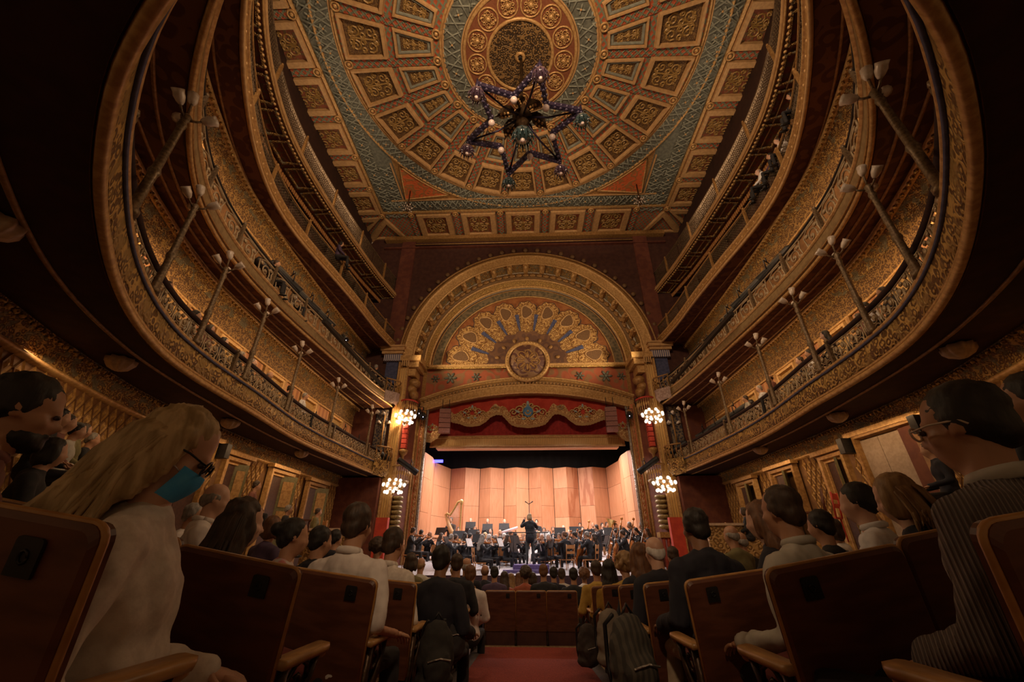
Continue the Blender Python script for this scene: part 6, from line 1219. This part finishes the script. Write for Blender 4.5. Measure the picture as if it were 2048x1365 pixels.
# right block
e, f = near('m8', 1390, 1055, 74, R_(12), 'close cropped man in black jacket and khaki trousers, right aisle seat', SKIN[2], 'black', NAVY, KHAKI, 1.0, 'jacket', None, arms='rest', lean=.02, hpitch=.06, hair='crop', jacket=1, seed=20, wide=1.05)
e, f = near('m9', 1562, 1022, 98, R_(26), 'balding man in warm grey shirt, second row right aisle seat', SKIN[0], 'dark_brown', GREYSH, DTROU, 1.0, 'shirt', GREYSH, arms='rest', hpitch=.06, hair='crop', seed=21, wide=1.03)
e, f = near('m10', 1309, 1104, 58, R_(14), 'bald man with white fringe and black jacket, fourth row right aisle seat', SKIN[1], 'white', NAVY, None, 1.0, 'jacket', None, hair='balding', jacket=1, seed=22, arms='rest', vox=.018)
e, f = near('m11', 1714, 1005, 76, R_(42), 'dark haired man in black waistcoat over white shirt, right block', SKIN[1], 'black', WSHIRT, None, 1.0, 'shirt', WSHIRT, hpitch=.1, hair='short', seed=23, vox=.016); m = MB(); m.ell(f['shc'] + f['D'] * -.16, (.185, .142, .2), 14, 9); ob('waistcoat', m, NAVY, e)
e, f = near('w4', 1792, 996, 92, R_(40), 'woman with straight golden brown bob looking down, right block', SKIN[1], 'golden_brown', NAVY, None, 1.0, 'jacket', None, hpitch=.3, hair='bob', fem=1, seed=24); ob('hair_lock', strands(f, 80, .06, .12, .03, 9, .008, .0), HAIR['golden_brown'], e)
e, f = near('w5', 1278, 1112, 50, R_(12), 'woman with long auburn hair beside the curly blonde woman', SKIN[1], 'auburn', NAVY, None, 1.0, 'blouse', None, hair='wavy', fem=1, seed=25, vox=.018)
e, f = near('w6', 1248, 1130, 42, R_(14), 'woman with curly golden hair and mustard sweater, right aisle', SKIN[1], 'golden_brown', MUST, None, 1.0, 'sweater', None, hair='curly', fem=1, seed=26, vox=.018)
e, f = near('w7', 1217, 1140, 38, R_(6), 'woman with long straight black hair and olive jumper, right aisle', SKIN[0], 'black', MUST, None, 1.0, 'jumper', None, hair='long', fem=1, seed=27, vox=.018)
e, f = near('w8', 1521, 1040, 72, R_(50), 'woman with straight brown hair resting her chin on hand, beyond grey shirted man', SKIN[1], 'auburn', NAVY, None, 1.0, 'blouse', None, hpitch=.2, hair='long', fem=1, seed=28, arms='wind', vox=.018)
# ------------------------------------------------------------------ the audience further off, one figure per kind, copied
AV = .022
AF = {k: figure('aud_' + k, hair=h, fem=fm, vox=AV, seed=i + 40, arms=a, hpitch=.08) for i, (k, h, fm, a) in enumerate((('short', 'short', 0, 'rest'), ('crop', 'crop', 0, 'lap'), ('balding', 'balding', 0, 'lap'), ('long', 'long', 1, 'lap'), ('wavy', 'wavy', 1, 'lap'), ('curly', 'curly', 1, 'lap'), ('bob', 'bob', 1, 'lap'), ('bun', 'bun', 1, 'lap')))}
TOPS = {'navy': NAVY, 'plum': PLUM, 'cream': CREAMC, 'pink': LINEN, 'red': REDT, 'grey': GREYSH, 'olive': OLIVE, 'mustard': MUST, 'white': WSHIRT, 'black': TAIL, 'rust': RUST}
def free(P):
    """push a far listener a little deeper along the line of sight until the seat is free"""
    for k in range(14):
        if room(P, .42): break
        P = P * 1.02
    TAKEN.append(P); return P
def aud(P, yaw, st, hc_, tp, label, group, sc=1.0, skin=0): f = AF[st]; return person(f, seat_head(f, P, yaw, sc), yaw, label, SKIN[skin], HAIR[hc_], TOPS[tp], None, sc, group, 'top')
front = [(970, 1144, 26, 'balding', 'auburn', 'navy'), (989, 1147, 27, 'crop', 'black', 'plum'), (1009, 1156, 24, 'wavy', 'dark_brown', 'red'), (1022, 1159, 22, 'long', 'golden_brown', 'pink'), (1038, 1157, 22, 'long', 'auburn', 'navy'), (1051, 1149, 28, 'curly', 'dark_brown', 'red'), (1065, 1158, 24, 'bob', 'dark_brown', 'black'), (1087, 1144, 29, 'crop', 'auburn', 'black'), (1107, 1148, 26, 'short', 'black', 'navy'), (1123, 1150, 25, 'crop', 'dark_brown', 'grey'), (1147, 1151, 28, 'short', 'black', 'black'), (1168, 1151, 26, 'curly', 'auburn', 'white'), (1192, 1140, 34, 'short', 'dark_brown', 'mustard'), (933, 1133, 32, 'balding', 'grey', 'navy'), (941, 1150, 36, 'crop', 'auburn', 'pink'), (908, 1142, 24, 'balding', 'golden_brown', 'cream'), (914, 1129, 38, 'short', 'dark_brown', 'black'), (842, 1131, 28, 'balding', 'golden_brown', 'grey'), (822, 1125, 34, 'bob', 'dark_brown', 'olive')]
words = {'balding': 'balding', 'crop': 'close cropped', 'short': 'short haired', 'long': 'long haired', 'wavy': 'wavy haired', 'curly': 'curly haired', 'bob': 'bobbed', 'bun': 'bun wearing'}
for i, (px, py, h, st, hc_, tp) in enumerate(front):
    mid_ = 960 < px < 1175; P = at_h(px, py, h, .285 if mid_ else .25); P = free(P); aud(P, .08 * sin(i * 1.7), st, hc_, tp, '%s %s listener in %s below the stage, %s counted from the left' % (words[st], hc_.replace('_', ' '), tp, ordinal(sorted(q[0] for q in front).index(px))), 'listeners in the front rows', 1.12 if mid_ else 1.0)
mid = [(546, 1056, 44, 'bob', 'auburn', 'plum', -20, 'behind the wavy haired woman'), (672, 1078, 34, 'short', 'black', 'navy', -20, 'left of the tall man in pale shirt'), (757, 1096, 34, 'curly', 'dark_brown', 'grey', -15, 'between the two pale shirted men'), (1640, 1052, 60, 'short', 'black', 'black', 30, 'right of the grey shirted man'), (1664, 1060, 42, 'bob', 'dark_brown', 'cream', 45, 'behind the waistcoated man'), (1462, 1072, 40, 'balding', 'grey', 'olive', 25, 'between black jacket and grey shirt'), (1480, 1084, 38, 'balding', 'grey', 'black', 25, 'low beside the grey shirted man'), (1345, 1112, 34, 'short', 'dark_brown', 'navy', 10, 'right of the bald man'), (388, 1030, 44, 'short', 'grey', 'pink', -60, 'beside the balding man in pale shirt'), (105, 905, 58, 'bob', 'black', 'black', -45, 'left block near the rust shirted man'), (2016, 835, 44, 'bun', 'black', 'black', 30, 'behind the man in ribbed sweater')]
for px, py, h, st, hc_, tp, yw, wd in mid: aud(free(at_h(px, py, h)), R_(yw), st, hc_, tp, '%s %s listener in %s, %s' % (words[st], hc_.replace('_', ' '), tp, wd), None, 1.0)
for i, (px, py, h, st, hc_, tp) in enumerate([(122, 836, 38, 'short', 'black', 'black'), (136, 846, 38, 'short', 'dark_brown', 'rust'), (156, 862, 36, 'short', 'black', 'grey'), (168, 862, 34, 'bob', 'dark_brown', 'olive'), (186, 880, 34, 'crop', 'grey', 'black')]):
    aud(free(at_h(px, py, h, .2)), R_(-50), st, hc_, tp, '%s haired listener by left lattice wall, %s from the left' % (hc_.replace('_', ' '), ordinal(i)), 'listeners by the left wall', .8)
# people standing or sitting by the side walls
for (px, py, y, st, hc_, tp, yw, lb) in ((514, 972, 9.6, 'short', 'dark_brown', 'rust', -60, 'man in rust jacket reading beside a lit doorway on left wall'), (578, 1020, 10.6, 'short', 'grey', 'black', -60, 'grey haired man seated by the left wall doors'), (637, 1025, 12.2, 'short', 'dark_brown', 'olive', -60, 'man resting his chin in the left side box'), (1486, 1024, 12.0, 'bob', 'dark_brown', 'black', 60, 'dark clad person standing in the right side box'), (1856, 900, 6.0, 'short', 'black', 'navy', 55, 'man in dark suit and tie leaning by the beige right door')):
    aud(at_y(px, py, y), R_(yw), st, hc_, tp, lb, None, .85)
# balconies
for nm, z, yy, pts in (('left lowest', 3.86, -70, [(336, 582), (393, 640), (421, 668), (449, 693), (484, 721), (507, 735), (540, 760), (581, 788), (611, 802)]), ('right lowest', 3.86, 70, [(1764, 594), (1728, 624), (1717, 646), (1649, 680), (1617, 717), (1599, 731), (1539, 766), (1518, 787), (1490, 807)]), ('left second', 6.52, -70, [(554, 537), (594, 589)]), ('left third', 9.4, -70, [(683, 505)]), ('right third', 9.4, 70, [(1580, 210), (1554, 300), (1539, 330), (1516, 362)])):
    for i, (px, py) in enumerate(pts):
        st = ['short', 'bob', 'short', 'crop', 'wavy', 'short', 'balding'][(i * 3 + len(pts)) % 7]; hc_ = ['black', 'dark_brown', 'grey', 'black', 'dark_brown'][(i * 2 + px) % 5]; tp = ['black', 'white', 'navy', 'rust', 'grey', 'plum'][(i + px) % 6]
        aud(at_z(px, py - (9 if z < 9 else 17), z), R_(yy + 12 * sin(i * 2.0)), st, hc_, tp, '%s haired listener in %s at %s balcony rail, %s from the back' % (hc_.replace('_', ' '), tp, nm, ordinal(i)), 'balcony listeners', .78, i % 2)
aud(at_y(753, 735, 15.3), R_(-20), 'short', 'grey', 'navy', 'lighting operator in blue at the stage end of left second balcony', None, .85)
# ------------------------------------------------------------------ side boxes, loose chairs, bags
BOXP = mat('carved_gilt_parapet', (.2, .11, .04), (.42, .26, .1), .5, .2, 'lace', 9, .7)
for s, nm, px, py in ((-1, 'left', 665, 1062), (1, 'right', 1468, 1052)):
    p = at_y(px, py, 12.0); e = empty('box_parapet', (p.x, 12.0, p.z), 0, 'carved gilt parapet of the %s side box with pale top rail' % nm, 'parapet')
    ob('panel', MB().box(-.75, .75, -.05, .05, -.9, 0), BOXP, e); ob('top_rail', MB().box(-.8, .8, -.09, .09, 0, .06), mat('pale_rail', (.45, .33, .24), (.52, .4, .3), .5), e)
    p = at_y(762 if s < 0 else 1354, 1066, 14.4); ob('red_screen', MB().box(-.2, .2, -.1, .1, -1.2, .45), RED, None, p, label='plain scarlet screen at the foot of the %s gold column' % nm, cat='screen')
for i, (px, py, y, yw, m_) in enumerate(((622, 1046, 11.6, -60, WOODC), (667, 1052, 12.4, -50, WOODC), (1435, 1056, 12.6, 60, WOODC), (1617, 990, 9.6, 60, SEATW), (1643, 1000, 9.2, 40, RED), (612, 1010, 10.8, -60, SEATW))):
    p = at_y(px, py, y); e = empty('side_chair', (p.x, p.y, p.z - .8), R_(yw), ['tan wooden chair by the left side box, nearer one', 'tan wooden chair by the left side box, further one', 'tan wooden chair behind the right parapet', 'dark ladder back chair on the right wall side', 'red backed chair with cream frame by the right wall', 'dark ladder back chair by the left wall doors'][i], 'chair', 'side box chairs')
    ob('seat', CH['seat'], m_, e); ob('backrest', CH['backrest'], m_, e)
    for a in (-.17, .17):
        for b in (-.17, .17): ob('leg', LEG, m_, e, (a, b, 0))
m = MB(); m.ell((0, 0, .22), (.15, .11, .24), 14, 9); m.ell((0, -.1, .15), (.11, .06, .12), 10, 7); m.ell((0, 0, .06), (.16, .12, .07), 12, 6); BPK = voxel(m, .016, 3, amp=.014, freq=14)
m = MB()
for s in (-1, 1): m.tube([(s * .07, .06, .44), (s * .09, .13, .38), (s * .09, .13, .15), (s * .1, .08, .08)], .014, 5)
m.tube([(-.04, 0, .44), (0, 0, .5), (.04, 0, .44)], .01, 5); STRAP = m.mesh('strap'); m = MB(); m.tube([(-.09, -.15, .2), (0, -.165, .22), (.09, -.15, .2)], .006, 4); ZIP = m.mesh('zip')
for px, py, y, m_, lb, sc in ((872, 1300, 3.4, cloth('black_nylon', (.02, .018, .016)), 'black backpack hanging beside the left aisle seats', .85), (905, 1255, 4.3, cloth('charcoal_nylon', (.03, .028, .03)), 'charcoal bag with pale strap on the left aisle side', .95), (1262, 1305, 3.1, cloth('grey_striped_nylon', (.04, .036, .03), (.075, .065, .05), pat='rib', scale=9), 'grey striped backpack beside the right aisle seats', 1.0), (1176, 1285, 5.4, cloth('dark_leather', (.03, .02, .016)), 'dark handbag at the right aisle edge further down', .85), (1222, 1268, 4.2, cloth('taupe_wool', (.16, .13, .1)), 'taupe coat bundle hanging on the right aisle armrest', .9)):
    p = at_y(px, py, y); e = empty('bag', (p.x, p.y, p.z - .25 * sc), .4, lb, 'bag', None, sc=sc); ob('bag_body', BPK, m_, e); ob('strap', STRAP, BLACK if 'pale' not in lb else LINEN, e); ob('zip', ZIP, SILV, e)
